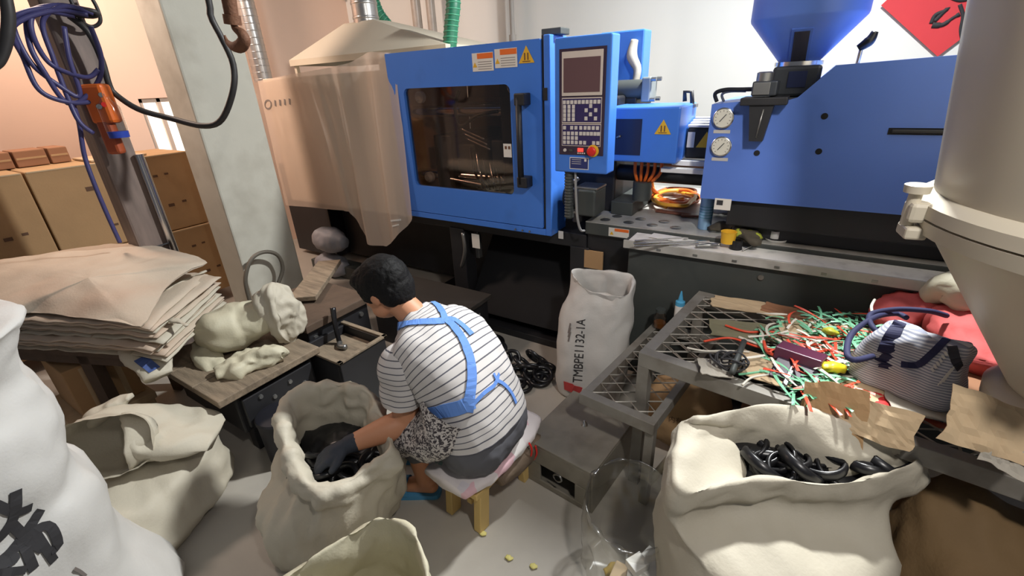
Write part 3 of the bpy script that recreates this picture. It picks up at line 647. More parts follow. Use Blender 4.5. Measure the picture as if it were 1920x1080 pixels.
tri = ribbon('warning_print', SURF['plastic_sheet'], [(736, 424), (748, 421)], .010, STICK, sheet, lift=.003, n=6)

# exhaust hood with its duct
YH = 2.95
hood = thing('exhaust_hood', P(690, 120, Y=YH), 'beige pyramid exhaust hood with round metal duct above the machine', 'hood')
HM = M('beige_hood_sheet', C(196, 188, 170), .5, var=.05, scale=3)
hl, hr = P(545, 128, Y=YH - .35), P(836, 92, Y=YH - .35); ap0, ap1 = P(664, 44, Y=YH), P(712, 40, Y=YH)
hz = (hl.z + hr.z) / 2; x0, x1, yb, yt = hl.x, hr.x, YH - .35, YH + .35
rimz = hz + .045; tz = (ap0.z + ap1.z) / 2; hx0, hx1 = ap0.x - .02, ap1.x + .02
hv = [(x0, yb, rimz), (x1, yb, rimz), (x1, yt, rimz), (x0, yt, rimz), (hx0, YH - .09, tz), (hx1, YH - .09, tz), (hx1, YH + .09, tz), (hx0, YH + .09, tz)]
obj('hood_cone', hv, [(0, 1, 5, 4), (1, 2, 6, 5), (2, 3, 7, 6), (3, 0, 4, 7), (4, 5, 6, 7)], HM, hood)
obj('hood_rim', [(x, y, z) for z in (hz, rimz) for x, y in ((x0, yb), (x1, yb), (x1, yt), (x0, yt))], [(0, 1, 5, 4), (1, 2, 6, 5), (2, 3, 7, 6), (3, 0, 4, 7)], HM, hood)
cyl('hood_duct', ((hx0 + hx1) / 2, YH, tz - .01), ((hx0 + hx1) / 2, YH, 3.0), .10, GALV, hood, seg=28)
for z in (tz + .02, tz + .12): lathe('duct_clamp', ((hx0 + hx1) / 2, YH, z), (0, 0, 1), [(0, .101), (.004, .104), (.016, .104), (.02, .101)], GALV, hood, 28)
hang = P(600, 135, Y=YH - .35); 
box('hood_stay', (x0 + .02, yb + .02, 1.70), (x0 + .05, yb + .05, hz), HM, hood, .003); box('hood_stay', (x1 - .05, yb + .02, 1.785), (x1 - .02, yb + .05, hz), HM, hood, .003)

GREEN = M('green_duct_hose', C(28, 104, 78), .45, var=.15, scale=12)
def ribbed(name, pts, r, mat, ribm, label, n=60, turns=26):
    t = thing(name, pts[0], label, 'hose'); q = cat(pts, n); vs, fs = tube_geo(q, r, 18); obj('hose_wall', vs, fs, mat, t, True)
    q2 = cat(pts, turns * 12); pu_ = None; sp_ = []
    for i, p in enumerate(q2):
        d = (q2[min(i + 1, len(q2) - 1)] - q2[max(i - 1, 0)]).normalized(); u = frame_of(d)[0] if pu_ is None else (pu_ - d * pu_.dot(d)).normalized(); pu_ = u; v = d.cross(u); a = i / 12 * 2 * math.pi
        sp_.append(p + (u * math.cos(a) + v * math.sin(a)) * r * 1.02)
    vs, fs = tube_geo(sp_, r * .09, 5); obj('spiral_wire', vs, fs, ribm, t, True); return t
ribbed('ducting_hose', [P(848, -30, Y=2.75), P(850, 10, Y=2.72), P(846, 50, Y=2.70), P(843, 92, Y=2.68)], .046, GREEN, M('green_spiral', C(70, 150, 118), .4), 'green spiral ducting hose dropping behind the blue sliding door', turns=12)
ribbed('ducting_hose', [P(700, -5, Y=3.2), P(712, 25, Y=3.2), P(735, 55, Y=3.25), P(752, 80, Y=3.3)], .04, GREEN, M('green_spiral', C(70, 150, 118), .4), 'green spiral ducting hose slanting behind the beige hood', turns=12)
# silver chimney duct by the column, and pipes on the back wall
dk = thing('silver_duct', P(480, 150, Y=2.9) * 1, 'shiny spiral silver duct rising behind the column', 'duct'); p0 = P(493, 145, Y=2.9)
cyl('duct_pipe', (p0.x, 2.9, 1.70), (p0.x, 2.9, 3.2), .085, GALV, dk, seg=26)
for i in range(24): lathe('duct_seam', (p0.x, 2.9, 1.72 + i * .06), (0, 0, 1), [(0, .0855), (.003, .088), (.007, .088), (.01, .0855)], GALV, dk, 26)
WP = M('peach_duct', C(216, 180, 160), .5, var=.06)
p1 = P(508, 100, Y=3.5); cy = cyl('wall_pipe', (p1.x, 3.5, 1.0), (p1.x, 3.5, 3.3), .10, WP, None, seg=24); tag(cy, 'peach painted round pipe behind the silver duct', 'pipe')
vp = thing('gas_pipe', P(560, 18, Y=4.2), 'rusty pipe with a valve on the peach wall above the hood', 'pipe')
tube('pipe_run', [P(548, 22, Y=4.2), P(640, -6, Y=4.2)], .012, RUST, vp, straight=True); tube('pipe_drop', [P(557, 0, Y=4.2), P(557, 36, Y=4.2)], .010, RUST, vp, straight=True)
lathe('valve_body', P(557, 18, Y=4.2) + Vector((-.04, 0, 0)), (1, 0, 0), [(0, .018), (.02, .03), (.05, .03), (.08, .018)], RUST, vp, 12); tube('valve_wheel', [P(540, 6, Y=4.16), P(548, 2, Y=4.16), P(548, 12, Y=4.16), P(540, 16, Y=4.16)], .006, RUST, vp, 20, 6, True)
vd = thing('clear_duct', P(790, 70, Y=4.1), 'dusty glassy ducts hanging on the back wall behind the hood', 'duct')
for px, rr in ((785, .05), (812, .045)):
    p = P(px, 60, Y=4.1); cyl('duct_sleeve', (p.x, 4.1, 1.9), (p.x, 4.1, 3.0), rr, M('grey_plastic_duct', C(176, 166, 156), .3, var=.2, scale=15), vd)
p = P(955, 40, Y=4.15); wp = thing('conduit_pipe', (p.x, 4.2, 1.0), 'thin grey conduit with a lamp socket on the white back wall', 'pipe')
cyl('conduit', (p.x, 4.2, 1.6), (p.x, 4.2, 3.2), .022, M('grey_pvc', C(170, 164, 158), .5), wp); cyl('conduit_sleeve', (p.x, 4.2, 1.6), (p.x, 4.2, 2.0), .034, M('grey_pvc', C(170, 164, 158)), wp)

# red paper diamond with brushed ink
rp = thing('red_paper', P(1740, 40, Y=4.2), 'red paper diamond with black brush writing on the back wall', 'wall paper')
RP = M('red_paper', C(216, 62, 68), .7, var=.06, scale=6, bump=.15, bscale=5)
cpt = [P(1652, 10, Y=4.28), P(1758, 106, Y=4.28), P(1872, 20, Y=4.28), P(1760, -90, Y=4.28)]
prism('paper_sheet', cpt, (0, .004, 0), RP, rp)
for pts, r in (([(1746, 44), (1754, 28), (1772, 20), (1778, 14), (1766, 26), (1752, 40)], .012), ([(1748, 47), (1768, 46), (1786, 34), (1800, 26)], [.018, .014, .01, .014]), ([(1800, 8), (1806, 30), (1802, 56), (1806, 80)], .011), ([(1775, -10), (1800, 0), (1830, -6)], .012)):
    q = cat([P(a, b_, Y=4.272) for a, b_ in pts], 24); rl = r if not isinstance(r, list) else [r[min(3, i // 7)] for i in range(24)]
    vs, fs = tube_geo(q, rl, 6); vs = [Vector((v.x, 4.276 + (v.y - 4.272) * .1, v.z)) for v in vs]; obj('brush_stroke', vs, fs, INK, rp, True)

# post with cable coil, device, bottle
pp = P(190, 230, Z=1.35); k_ = 3.3 / (pp - EYE).length; pp = EYE + (pp - EYE) * k_
POST = M('grimy_post', C(128, 112, 104), .6, var=.3, scale=8, dirt=(C(60, 52, 48), .35, 6), stretch=(4, 4, .6))
post = thing('timber_post', (pp.x, pp.y, 0), 'grimy grey upright post behind the folded sack pile', 'post')
for nm, w_, dx, m_ in (('post_shaft', .13, 0, POST),): box(nm, (pp.x - .075, pp.y - .075, 0), (pp.x + .075, pp.y + .075, 3.4), m_, post, .012)
rd = cyl('steel_rod', (pp.x + .10, pp.y + .075, .0), (pp.x + .10, pp.y + .075, 1.33), .02, CHROME, post, seg=14)
tube('post_binding', [(pp.x + .085 * a, pp.y + .085 * b_, .82 + .01 * a) for a, b_ in ((-1, -1), (1, -1), (1, 1), (-1, 1))], .005, INK, post, 24, 6, True)
def near(px, py, off=.10, k=1.4):
    """a point on the camera side of the post"""
    r = ray(px, py); hx = Vector((pp.x, pp.y)) ; t = (hx.length - off * k) / Vector((r.x, r.y)).length; return EYE + r * t
CBL = M('blue_cable', C(70, 68, 116), .45, var=.15, scale=20); GCB = M('black_cable', C(52, 50, 50), .5, var=.15)
coil = thing('cable_coil', near(140, 40), 'coil of blue cable hanging on the grimy post', 'cable')
for lp in ([(160, 25), (90, 15), (30, 30), (28, 60), (60, 120), (110, 160), (150, 180), (130, 110), (120, 50)],
           [(170, 20), (110, 10), (55, 25), (55, 80), (80, 130), (130, 195), (180, 160), (190, 110), (170, 50)],
           [(165, 28), (100, 20), (24, 50), (45, 110), (75, 170), (130, 192), (180, 190)],
           [(140, 30), (70, 22), (60, 60), (95, 120), (160, 145), (185, 130)],
           [(175, 25), (120, 12), (80, 40), (100, 110), (130, 190), (150, 230), (175, 250)]):
    tube('cable_loop', [near(a, b_, .12 + .025 * random.random()) for a, b_ in lp], .0105, CBL, coil, 60, 8)
tube('cable_tie', [near(100, 20, .10), near(170, 30, .11), near(178, 22, .13), near(110, 12, .12)], .012, GCB, coil, 24, 8, True)
c1 = tube('power_cable', [near(130, 30, .10), near(165, 60, .11), near(190, 110, .11), near(205, 160, .11), near(218, 178, .11), near(260, 205, .15), near(320, 222, .2), near(380, 236, .3), near(415, 225, .35), near(437, 170, .4), near(437, 120, .4), near(415, 70, .4), near(395, 30, .4), near(386, -20, .4), near(386, -20, .4) + Vector((0, 0, .6)), near(386, -20, .4) + Vector((0, 0, 1.3))], .014, GCB, None, 110, 8)
tag(c1, 'long dark power cable looping from the post up past the column', 'cable')
c2 = tube('lead_cable', [near(135, 190, .11), near(148, 230, .11), near(158, 290, .11), near(175, 340, .12), near(200, 400, .12), near(225, 455, .12)], .010, CBL, None, 60, 8); tag(c2, 'thin blue lead running down the front of the post', 'cable')
c3 = tube('wire_loop', [near(128, -10, .10), near(150, 35, .10), near(172, 50, .08), near(188, 40, .08), near(182, 15, .08), near(168, -10, .08)], .008, GCB, None, 50, 8); tag(c3, 'dark wire loop at the top of the post', 'cable')
c4 = tube('sling', [near(8, -20, .3), near(16, 30, .3), near(12, 80, .3), near(0, 115, .3), near(-20, 130, .3)], [.02, .022, .022, .018, .016], GCB, None, 40, 10); tag(c4, 'thick dark sling hanging at the far left edge', 'sling')
dv = thing('orange_hoist_control', near(190, 190, .10), 'orange pendant control hung on the grimy post', 'control')
bx = near(190, 195, .12)
ux = (cx - Vector((0, 0, cx.z))).normalized(); tilt = Matrix((ux, Vector((-ux.y, ux.x, 0)), Vector((0, 0, 1)))).transposed()
cbox('control_case', bx, (.11, .07, .18), ORANGE, dv, tilt, .016); cbox('control_grip', near(207, 252, .12), (.07, .05, .19), M('dark_orange_plastic', C(170, 80, 44), .5), dv, tilt, .014)
for a, b_ in ((190, 178), (195, 196), (186, 200)): lathe('control_button', near(a, b_, .152), -Vector((near(a, b_, .15) - EYE).normalized()), [(0, .013), (.01, .011)], STEEL if a != 195 else RED, dv, 12)
bt = thing('water_bottle', near(222, 225, .14), 'small clear bottle with a blue cap wedged on the post', 'bottle')
CLEAR = glass('clear_plastic', (.93, .93, .92, 1), .12, .1)
bq = near(222, 250, .15); lathe('bottle_body', (bq.x, bq.y, bq.z), (0, 0, 1), [(0, .042), (.02, .045), (.12, .045), (.16, .02), (.17, .02)], CLEAR, bt, 20); lathe('bottle_cap', (bq.x, bq.y, bq.z - .02), (0, 0, 1), [(0, .042), (.03, .044)], M('blue_cap', C(44, 70, 170), .4), bt, 18)

# crane hook
hk = thing('crane_hook', P(438, 60, Y=1.25) , 'rusty iron crane hook hanging before the column', 'hook')
def hp(x, y): return P(x, y, Y=1.25)
cyl('hook_shank', hp(425, -25), hp(436, 40), .030, RUST, hk, r1=.026, seg=16); cyl('hook_collar', hp(434, 28), hp(437, 46), .034, RUST, hk, seg=16)
tube('hook_bend', [hp(437, 42), hp(442, 54), hp(454, 64), hp(458, 76), hp(450, 87), hp(437, 87), hp(426, 78), hp(421, 66)], [.012, .016, .022, .026, .026, .020, .012, .004], RUST, hk, 40, 12)
tube('hook_chain', [hp(425, -25) + Vector((0, 0, 1.6)), hp(425, -25)], .012, RUST, hk, straight=True)

# cartons stacked by the left wall
BXF = -4.02
INKB = M('brown_print', C(96, 70, 52), .8)
def carton(x0, x1, y0, y1, z0, z1, label, group, mat=CARD, marks=True, skew=0):
    t = thing('cardboard_box', ((x0 + x1) / 2, (y0 + y1) / 2, z0), label, 'box', group); r = rotm(rz=skew)
    cbox('carton', ((x0 + x1) / 2, (y0 + y1) / 2, (z0 + z1) / 2), (x1 - x0, y1 - y0, z1 - z0), mat, t, r, .008)
    cbox('tape', ((x0 + x1) / 2, (y0 + y1) / 2, z1 + .0012), ((x1 - x0) * .98, .05, .002), M('packing_tape', C(196, 168, 122), .3), t, r, 0)
    for dz in (.0,): cbox('flap_edge', (x1 + .002, (y0 + y1) / 2, z1 - .006), (.004, (y1 - y0) * .98, .008), CARD_P, t, r, 0)
    if marks:
        W_, H_ = y1 - y0, z1 - z0
        for u, v, s in ((.3, .72, .05), (.42, .72, .04), (.5, .74, .03), (.72, .74, .03), (.8, .75, .025), (.36, .25, .025), (.45, .25, .03), (.54, .26, .025), (.76, .34, .04), (.86, .36, .03)):
            cbox('print_mark', (x1 + .0015, y0 + W_ * u, z0 + H_ * v), (.002, s, s * .55), INKB, t, r, 0)
    return t
G = 'big cartons stacked by the left wall'
z_ = P(200, 300, X=BXF).z; z2 = P(240, 445, X=BXF).z
ys = [P(40, 320, X=BXF).y, P(352, 290, X=BXF).y]
yL, yR = ys; top = 1.225; mid = .665; bot = .10
carton(BXF - .5, BXF, yL + .005, yR, mid + .005, top, 'big printed carton on the upper row of the stack, next to the column', G)
carton(BXF - .5, BXF, yL - .80, yL - .005, mid + .005, top, 'big printed carton on the upper row, cut by the left edge', G)
carton(BXF - .5, BXF + .01, yL + .10, yR + .08, bot, mid, 'big carton on the lower row, below the one next to the column', G)
carton(BXF - .5, BXF + .01, yL - .72, yL + .09, bot, mid, 'big carton on the lower row at the left, behind the sack pile', G)
G2 = 'small brown cartons on top of the stack'
for i, (px0, px1) in enumerate(((-40, 8), (10, 76), (78, 118))):
    a = P(px0, 290, X=-4.45).y; b2 = P(px1, 290, X=-4.45).y
    t = thing('small_carton', (-4.5, (a + b2) / 2, top + .002), ['small dark brown carton on the stack, cut by the left edge', 'small dark brown carton on the stack, middle of three', 'small dark brown carton on the stack, nearest the post'][i], 'box', G2)
    box('carton', (-4.52 + .0, a + .004, top + .004), (-4.30, b2 - .004, top + .105), CARD_D, t, .006); box('tape', (-4.30, a + .01, top + .05), (-4.298, b2 - .01, top + .062), CARD, t, 0)
fl = box('cardboard_sheet', (-4.40, yL + .35, top + .004), (-4.05, yR - .25, top + .016), CARD_P, None, .002); tag(fl, 'loose flat cardboard sheet lying on the carton stack', 'cardboard')

# ================================================================ LEFT SIDE: SACKS, PILE, BENCHES
def tube_bag(name, path, ra, rb, mat, parent=None, up=(0, 0, 1), n=56, rows=40, amp=.01, crease=.012, scale=6, cscale=10, seed=0.0, cap0=True, cap1=False, turn=0, label=None, sq=2.4):
    """a slumped bag: oval sections of half-sizes ra, rb along a path; one end may stay open"""
    q = cat(path, rows); m = len(ra) - 1; vs, fs = [], []
    def val(r, t): k = min(m - 1, int(t * m)); return r[k] + (r[k + 1] - r[k]) * (t * m - k)
    for i, p in enumerate(q):
        d = (q[min(i + 1, rows - 1)] - q[max(i - 1, 0)]).normalized(); s = d.cross(Vector(up)).normalized(); u = s.cross(d); t = i / (rows - 1); a, b_ = val(ra, t), val(rb, t)
        for k in range(n):
            g = 2 * math.pi * k / n + math.radians(turn); c_, s_ = math.cos(g), math.sin(g); w_ = (abs(c_) ** sq + abs(s_) ** sq) ** (-1 / sq)
            vs.append(p + s * a * c_ * w_ + u * b_ * s_ * w_)
    for j in range(rows - 1):
        for k in range(n): fs.append((j * n + k, j * n + (k + 1) % n, (j + 1) * n + (k + 1) % n, (j + 1) * n + k))
    if cap0: fs.append(list(range(n))[::-1])
    if cap1: fs.append([(rows - 1) * n + k for k in range(n)])
    vs = crumple(vs, fs, amp, scale, crease, cscale, seed)
    for v in vs: v.z = max(v.z, .004)
    SURF[name] = BVHTree.FromPolygons(vs, [f for f in fs]); return obj(name, vs, fs, mat, parent, True, label=label)

def scrap_sheet(name, p, s_, r_, mat, seed, wave=.006, th=.003):
    """a torn, slightly buckled piece of card or paper"""
    nu, nv = 14, 10; vs, fs = [], []
    for layer in (0, 1):
        for x in range(nu):
            for y in range(nv):
                u, v = x / (nu - 1) - .5, y / (nv - 1) - .5; k = 1 + .18 * noise.noise(Vector((u * 3 + seed, v * 3, seed)))
                vs.append(Vector(p) + r_ @ Vector((u * s_[0] * k, v * s_[1] * k, th * layer + wave * abs(noise.noise(Vector((u * 4, v * 4, seed * 2.2)))))))
    N_ = nu * nv
    for x in range(nu - 1):
        for y in range(nv - 1):
            q = (x * nv + y, x * nv + y + 1, (x + 1) * nv + y + 1, (x + 1) * nv + y); fs += [q, tuple(N_ + k for k in q[::-1])]
    rim = [x * nv for x in range(nu)] + [(nu - 1) * nv + y for y in range(1, nv)] + [x * nv + nv - 1 for x in range(nu - 2, -1, -1)] + [y for y in range(nv - 2, 0, -1)]
    for a, b_ in zip(rim, rim[1:] + rim[:1]): fs.append((b_, a, N_ + a, N_ + b_))
    return obj(name, vs, fs, mat)

# tall printed sack at the left edge
AX, AY = -1.8, -.20
prof = [(455, 1250), (345, 1085), (290, 1050), (215, 960), (165, 865), (118, 832), (102, 785), (92, 738), (62, 700), (34, 668), (28, 640), (24, 600), (8, 566)]
rings = []
for i, (a, b_) in enumerate(prof[1:]):
    p = P(a, b_, X=AX); rings.append((p.z, max(.05, p.y - AY)))
rings = [(0.0, rings[0][1] - .06), (.03, rings[0][1] + .0)] + [r for r in rings if r[0] > .08]
tz_ = rings[-1][0]
ls = thing('printed_sack', (AX, AY, 0), 'full white woven sack with a big black character at the left edge', 'sack')
rg_ = [oval(AX + (.02 if z > .8 else 0), AY, z, r * (1.0 if z < .8 else .9), r, 15, 2.3) for z, r in rings] + [oval(AX, AY, tz_ + .03, .10, .12), oval(AX, AY, tz_ + .035, .02, .02)]
sack('sack_body', rg_, SACK_W, ls, 96, 5, True, amp=.018, scale=4, crease=.018, cscale=6, seed=1.2)
S_ = SURF['sack_body']
for pts, w_ in (([(-10, 946), (28, 960), (58, 950)], .022), ([(28, 920), (26, 965), (5, 1000), (-20, 1020)], .024), ([(75, 955), (50, 995), (20, 1035), (-10, 1060)], .024), ([(22, 984), (52, 1012), (80, 1030)], .022),
               ([(40, 1010), (88, 985), (108, 1020), (95, 1032)], .022), ([(40, 1012), (62, 1068)], .022), ([(66, 1000), (100, 1052)], .02), ([(-5, 1062), (25, 1050), (20, 1040)], .02), ([(-10, 1076), (20, 1072), (48, 1068)], .02)):
    ribbon('ink_stroke', S_, pts, w_, INK, ls, lift=.004, n=14)
ribbon('ink_stroke', S_, [(138, 1066), (150, 1072), (160, 1080)], .008, INK_G, ls, lift=.003, n=8)

# slumped half-empty sack beyond it
hs = thing('slumped_sack', P(300, 960, Z=0), 'half-empty cream woven sack slumped on the floor behind the printed sack', 'sack')
c0 = P(285, 935, Z=.1)
sack('sack_base', [oval(c0.x, c0.y, .004, .20, .30, 25, 2.5), oval(c0.x, c0.y, .05, .235, .33, 25, 2.5), oval(c0.x - .02, c0.y, .15, .23, .31, 25, 2.4), oval(c0.x - .04, c0.y + .02, .24, .19, .26, 25, 2.3), oval(c0.x - .06, c0.y + .03, .27, .08, .12, 25)], SACK_C, hs, 84, 5, True, amp=.02, scale=4, crease=.03, cscale=6, seed=2.1)
tube_bag('sack_flap', [P(408, 815, Z=.30), P(350, 812, Z=.33), P(280, 812, Z=.36), P(225, 822, Z=.38), P(192, 842, Z=.42)], [.10, .14, .15, .15, .16], [.015, .045, .075, .11, .13], SACK_C, hs, n=64, rows=44, amp=.016, crease=.03, scale=4, cscale=6, seed=3.3)
tube_bag('sack_ear', [P(150, 800, Z=.40), P(190, 775, Z=.44), P(225, 755, Z=.46), P(246, 742, Z=.48)], [.05, .05, .045, .03], [.02, .03, .03, .015], SACK_C, hs, n=40, rows=24, amp=.01, crease=.02, seed=4.4, cap1=True)

# bench with the pile of folded sacks
A, B, Cc = P(270, 612, Z=.74), P(387, 492, Z=.80), P(25, 600, Z=.74); A.z = B.z = Cc.z = 0
eu, ev = (Cc - A), (B - A)
pb = thing('sack_bench', A.lerp(B + eu, .5), 'dark wooden bench carrying the pile of folded sacks', 'bench')
def bench_pt(u, v, z): q = A + eu * u + ev * v; return Vector((q.x, q.y, z))
def plank(name, u0, u1, v0, v1, z0, z1, mat, parent):
    vs = [bench_pt(u, v, z) for z in (z0, z1) for u, v in ((u0, v0), (u1, v0), (u1, v1), (u0, v1))]; return obj(name, vs, [(0, 3, 2, 1), (4, 5, 6, 7), (0, 1, 5, 4), (1, 2, 6, 5), (2, 3, 7, 6), (3, 0, 4, 7)], mat, parent)
for v in (0, .34, .68): plank('bench_plank', .10, 1.5, .03 + v * .95, .03 + v * .95 + .30, .555, .58, WOOD_D, pb)
for u in (.62, 1.4):
    for v in (.06, .86): plank('leg', u, u + .09, v, v + .11, 0, .555, WOOD_D, pb)
plank('bench_rail', .12, 1.45, .06, .12, .50, .555, WOOD_D, pb)
pile_l = ['lowest', 'second lowest', 'third lowest', 'fourth from the bottom', 'fifth from the bottom', 'sixth from the bottom', 'seventh from the bottom', 'sixth from the top', 'fifth from the top', 'fourth from the top', 'third from the top', 'second from the top']
zz = .582
for i in range(12):
    j1, j2, sk = random.uniform(-.03, .05), random.uniform(-.05, .06), random.uniform(-.05, .05); th = .011; nu, nv = 22, 14; vs, fs = [], []
    for lay in (0, 1):
        for a in range(nu):
            for b_ in range(nv):
                u, v = a / (nu - 1), b_ / (nv - 1); p = A + eu * (u * 1.25 - .04 + j1 + sk * v) + ev * (v * 1.0 + j2)
                edge = max(0, .16 - u) * max(0, .9 - v); fan = max(0, .22 - u) * (i - 6) * .018
                z = zz + lay * th * (.35 + .65 * min(1, 8 * min(u, 1 - u, v, 1 - v) + .2)) + .010 * noise.noise(Vector((u * 5, v * 5, i * 1.3))) - fan * 0 - .14 * max(0, .18 - u) * (1 - i / 14) + .004 * math.sin(u * 40 + i)
                vs.append(Vector((p.x, p.y, max(z, .581 if u > .12 else .45))))
    N_ = nu * nv
    for a in range(nu - 1):
        for b_ in range(nv - 1):
            q = (a * nv + b_, a * nv + b_ + 1, (a + 1) * nv + b_ + 1, (a + 1) * nv + b_); fs += [q[::-1], tuple(N_ + k for k in q)]
    rim = [a * nv for a in range(nu)] + [(nu - 1) * nv + b_ for b_ in range(1, nv)] + [a * nv + nv - 1 for a in range(nu - 2, -1, -1)] + [b_ for b_ in range(nv - 2, 0, -1)]
    for a, b_ in zip(rim, rim[1:] + rim[:1]): fs.append((b_, a, N_ + a, N_ + b_))
    o = obj('folded_sack', vs, fs, SACK_P if i % 3 else SACK_C, None, True); tag(o, pile_l[i] + ' folded woven sack in the pile on the bench', 'sack', 'folded sacks in the pile'); zz += .0135
# the broad sack thrown over the pile
outl = [(-30, 498), (60, 480), (150, 464), (240, 457), (320, 468), (388, 491), (352, 510), (312, 540), (290, 575), (268, 612), (225, 604), (150, 596), (60, 586), (-30, 592)]
zl = [.80, .82, .83, .835, .83, .815, .80, .785, .765, .735, .75, .755, .755, .75]
edge = cat([P(a, b_, Z=z) for (a, b_), z in zip(outl, zl)], 96, True); cen = P(170, 530, Z=.835); vs, fs = [], []
for lay in (0, 1):
    for k in range(13):
        t = k / 12
        for p in edge:
            q = cen.lerp(p, t); q = q + Vector((0, 0, (.022 * (1 - t ** 3) + .012 * noise.noise(q * 5) + .006 * noise.noise(q * 14)) if lay else -.012 * (1 - t)))
            vs.append(q)
for lay in (0, 1):
    for k in range(12):
        for i in range(96):
            f_ = (lay * 1248 + k * 96 + i, lay * 1248 + k * 96 + (i + 1) % 96, lay * 1248 + (k + 1) * 96 + (i + 1) % 96, lay * 1248 + (k + 1) * 96 + i); fs.append(f_ if lay == 0 else f_[::-1])
top_s = obj('draped_sack', vs, fs, SACK_P, None, True); tag(top_s, 'broad dusty pinkish sack draped over the top of the folded pile', 'sack')
# loose frayed sack ends at the side of the pile
for i, pts in enumerate(([(300, 545), (345, 525), (385, 508)], [(300, 556), (345, 535), (372, 520)], [(296, 570), (330, 560), (348, 552)], [(285, 600), (325, 600), (352, 610)])):
    q = cat([P(a, b_, Z=.74 - .015 * i) for a, b_ in pts], 16); vs, fs = tube_geo(q, [.022 * (1 - k / 22) + .004 * math.sin(k) for k in range(16)], 10, False, .35); vs = crumple(vs, fs, .006, 20, .006, 30, i)
    o = obj('sack_corner', vs, fs, SACK_C, top_s, True)
bw = tube_bag('blue_printed_sack', [P(250, 622, Z=.62), P(262, 650, Z=.58), P(285, 678, Z=.54), P(300, 705, Z=.50)], [.06, .075, .08, .05], [.02, .03, .03, .015], SACK_C, n=40, rows=26, amp=.01, crease=.016, seed=8.1, cap1=True)
tag(bw, 'small blue-printed white sack hanging from the front of the pile', 'sack')
ribbon('blue_print', SURF['blue_printed_sack'], [(262, 672), (278, 684), (290, 694)], .045, M('blue_print', C(62, 84, 140), .7), bw, lift=.003, n=10)
# cartons under the bench
for i, (a, c_, zt, lab) in enumerate((((112, 700), (182, 668), .34, 'small brown carton under the sack bench, on the left'), ((184, 690), (240, 655), .34, 'small brown carton under the sack bench, on the right'))):
    p = P(*a, X=-2.72); q = P(*c_, X=-2.72); t = thing('shelf_carton', (-2.85, (p.y + q.y) / 2, .20), lab, 'box', 'cartons under the bench')
    box('carton', (-3.05, p.y, .205), (-2.72, q.y - .004, .47), CARD, t, .006); box('tape', (-2.72, (p.y + q.y) / 2 - .012, .21), (-2.718, (p.y + q.y) / 2 + .012, .46), CARD_P, t, 0)
p, q = P(140, 740, X=-2.68), P(270, 700, X=-2.68); t = thing('flat_carton', (-2.85, (p.y + q.y) / 2, 0), 'wide pale carton on the floor below the bench', 'box'); box('carton', (-3.1, p.y - .05, .005), (-2.68, q.y, .20), CARD_P, t, .006); box('carton_lid', (-3.11, p.y - .06, .165), (-2.67, q.y + .01, .2045), CARD_P, t, .004)

# low bench beside it with a crumpled sack
lb = thing('low_workbench', (-2.3, .85, 0), 'low dark workbench with a worn plank top under the crumpled sack', 'bench')
for i in range(3): box('plank', (-2.62 + i * .225, .62, .365), (-2.40 + i * .225, 1.13, .40), WOOD, lb, .004)
box('bench_body', (-2.58, .70, .14), (-2.0, 1.10, .36), BLACK, lb, .008)
box('front_plate', (-2.0, .72, .17), (-1.975, 1.08, .33), BLACK, lb, .006)
for y, z in ((.80, .30), (.86, .26), (.95, .29), (1.02, .24)): lathe('bench_bolt', (-1.975, y, z), (1, 0, 0), [(0, .012), (.008, .010)], STEEL, lb, 8)
for x in (-2.52, -2.08):
    for y in (.74, 1.04): box('leg', (x, y, 0), (x + .06, y + .05, .14), BLACK, lb, .004)
dd = thing('black_drum', (-1.86, .80, 0), 'small black plastic drum before the low workbench', 'drum'); p = Vector((-1.86, .80, 0)); lathe('drum_shell', (p.x, p.y, 0), (0, 0, 1), [(0, .085), (.02, .09), (.22, .095), (.24, .10), (.25, .095), (.255, .08)], M('black_drum', C(26, 26, 34), .5), dd, 28)
cs = thing('crumpled_sack', P(450, 650, Z=.41), 'crumpled yellowish white sack lying on the low workbench', 'sack')
tube_bag('sack_body', [P(374, 625, Z=.50), P(410, 618, Z=.52), P(460, 605, Z=.53), P(500, 592, Z=.55), P(525, 585, Z=.56)], [.05, .12, .13, .12, .09], [.03, .10, .11, .09, .07], SACK_Y, cs, n=64, rows=44, amp=.02, crease=.045, scale=4.5, cscale=5, seed=5.5, cap1=True)
tube_bag('sack_mouth', [P(505, 590, Z=.55), P(518, 588, Z=.56), P(538, 585, Z=.565), P(552, 584, Z=.57), P(558, 584, Z=.57)], [.055, .10, .105, .075, .02], [.08, .155, .165, .13, .03], SACK_C, cs, n=64, rows=36, amp=.018, crease=.04, scale=7, cscale=9, seed=6.6, cap1=True)
tube_bag('sack_tail', [P(405, 700, Z=.42), P(440, 685, Z=.43), P(490, 668, Z=.44), P(535, 662, Z=.445), P(541, 665, Z=.44)], [.04, .08, .075, .06, .02], [.02, .04, .045, .055, .02], SACK_Y, cs, n=56, rows=36, amp=.016, crease=.04, scale=7, cscale=9, seed=7.7, cap1=True)
tube_bag('sack_corner', [P(380, 640, Z=.46), P(390, 670, Z=.42), P(412, 700, Z=.38), P(420, 720, Z=.35)], [.04, .06, .05, .01], [.03, .04, .03, .006], SACK_Y, cs, n=40, rows=24, amp=.01, crease=.02, scale=9, cscale=12, seed=8.8, cap1=True)

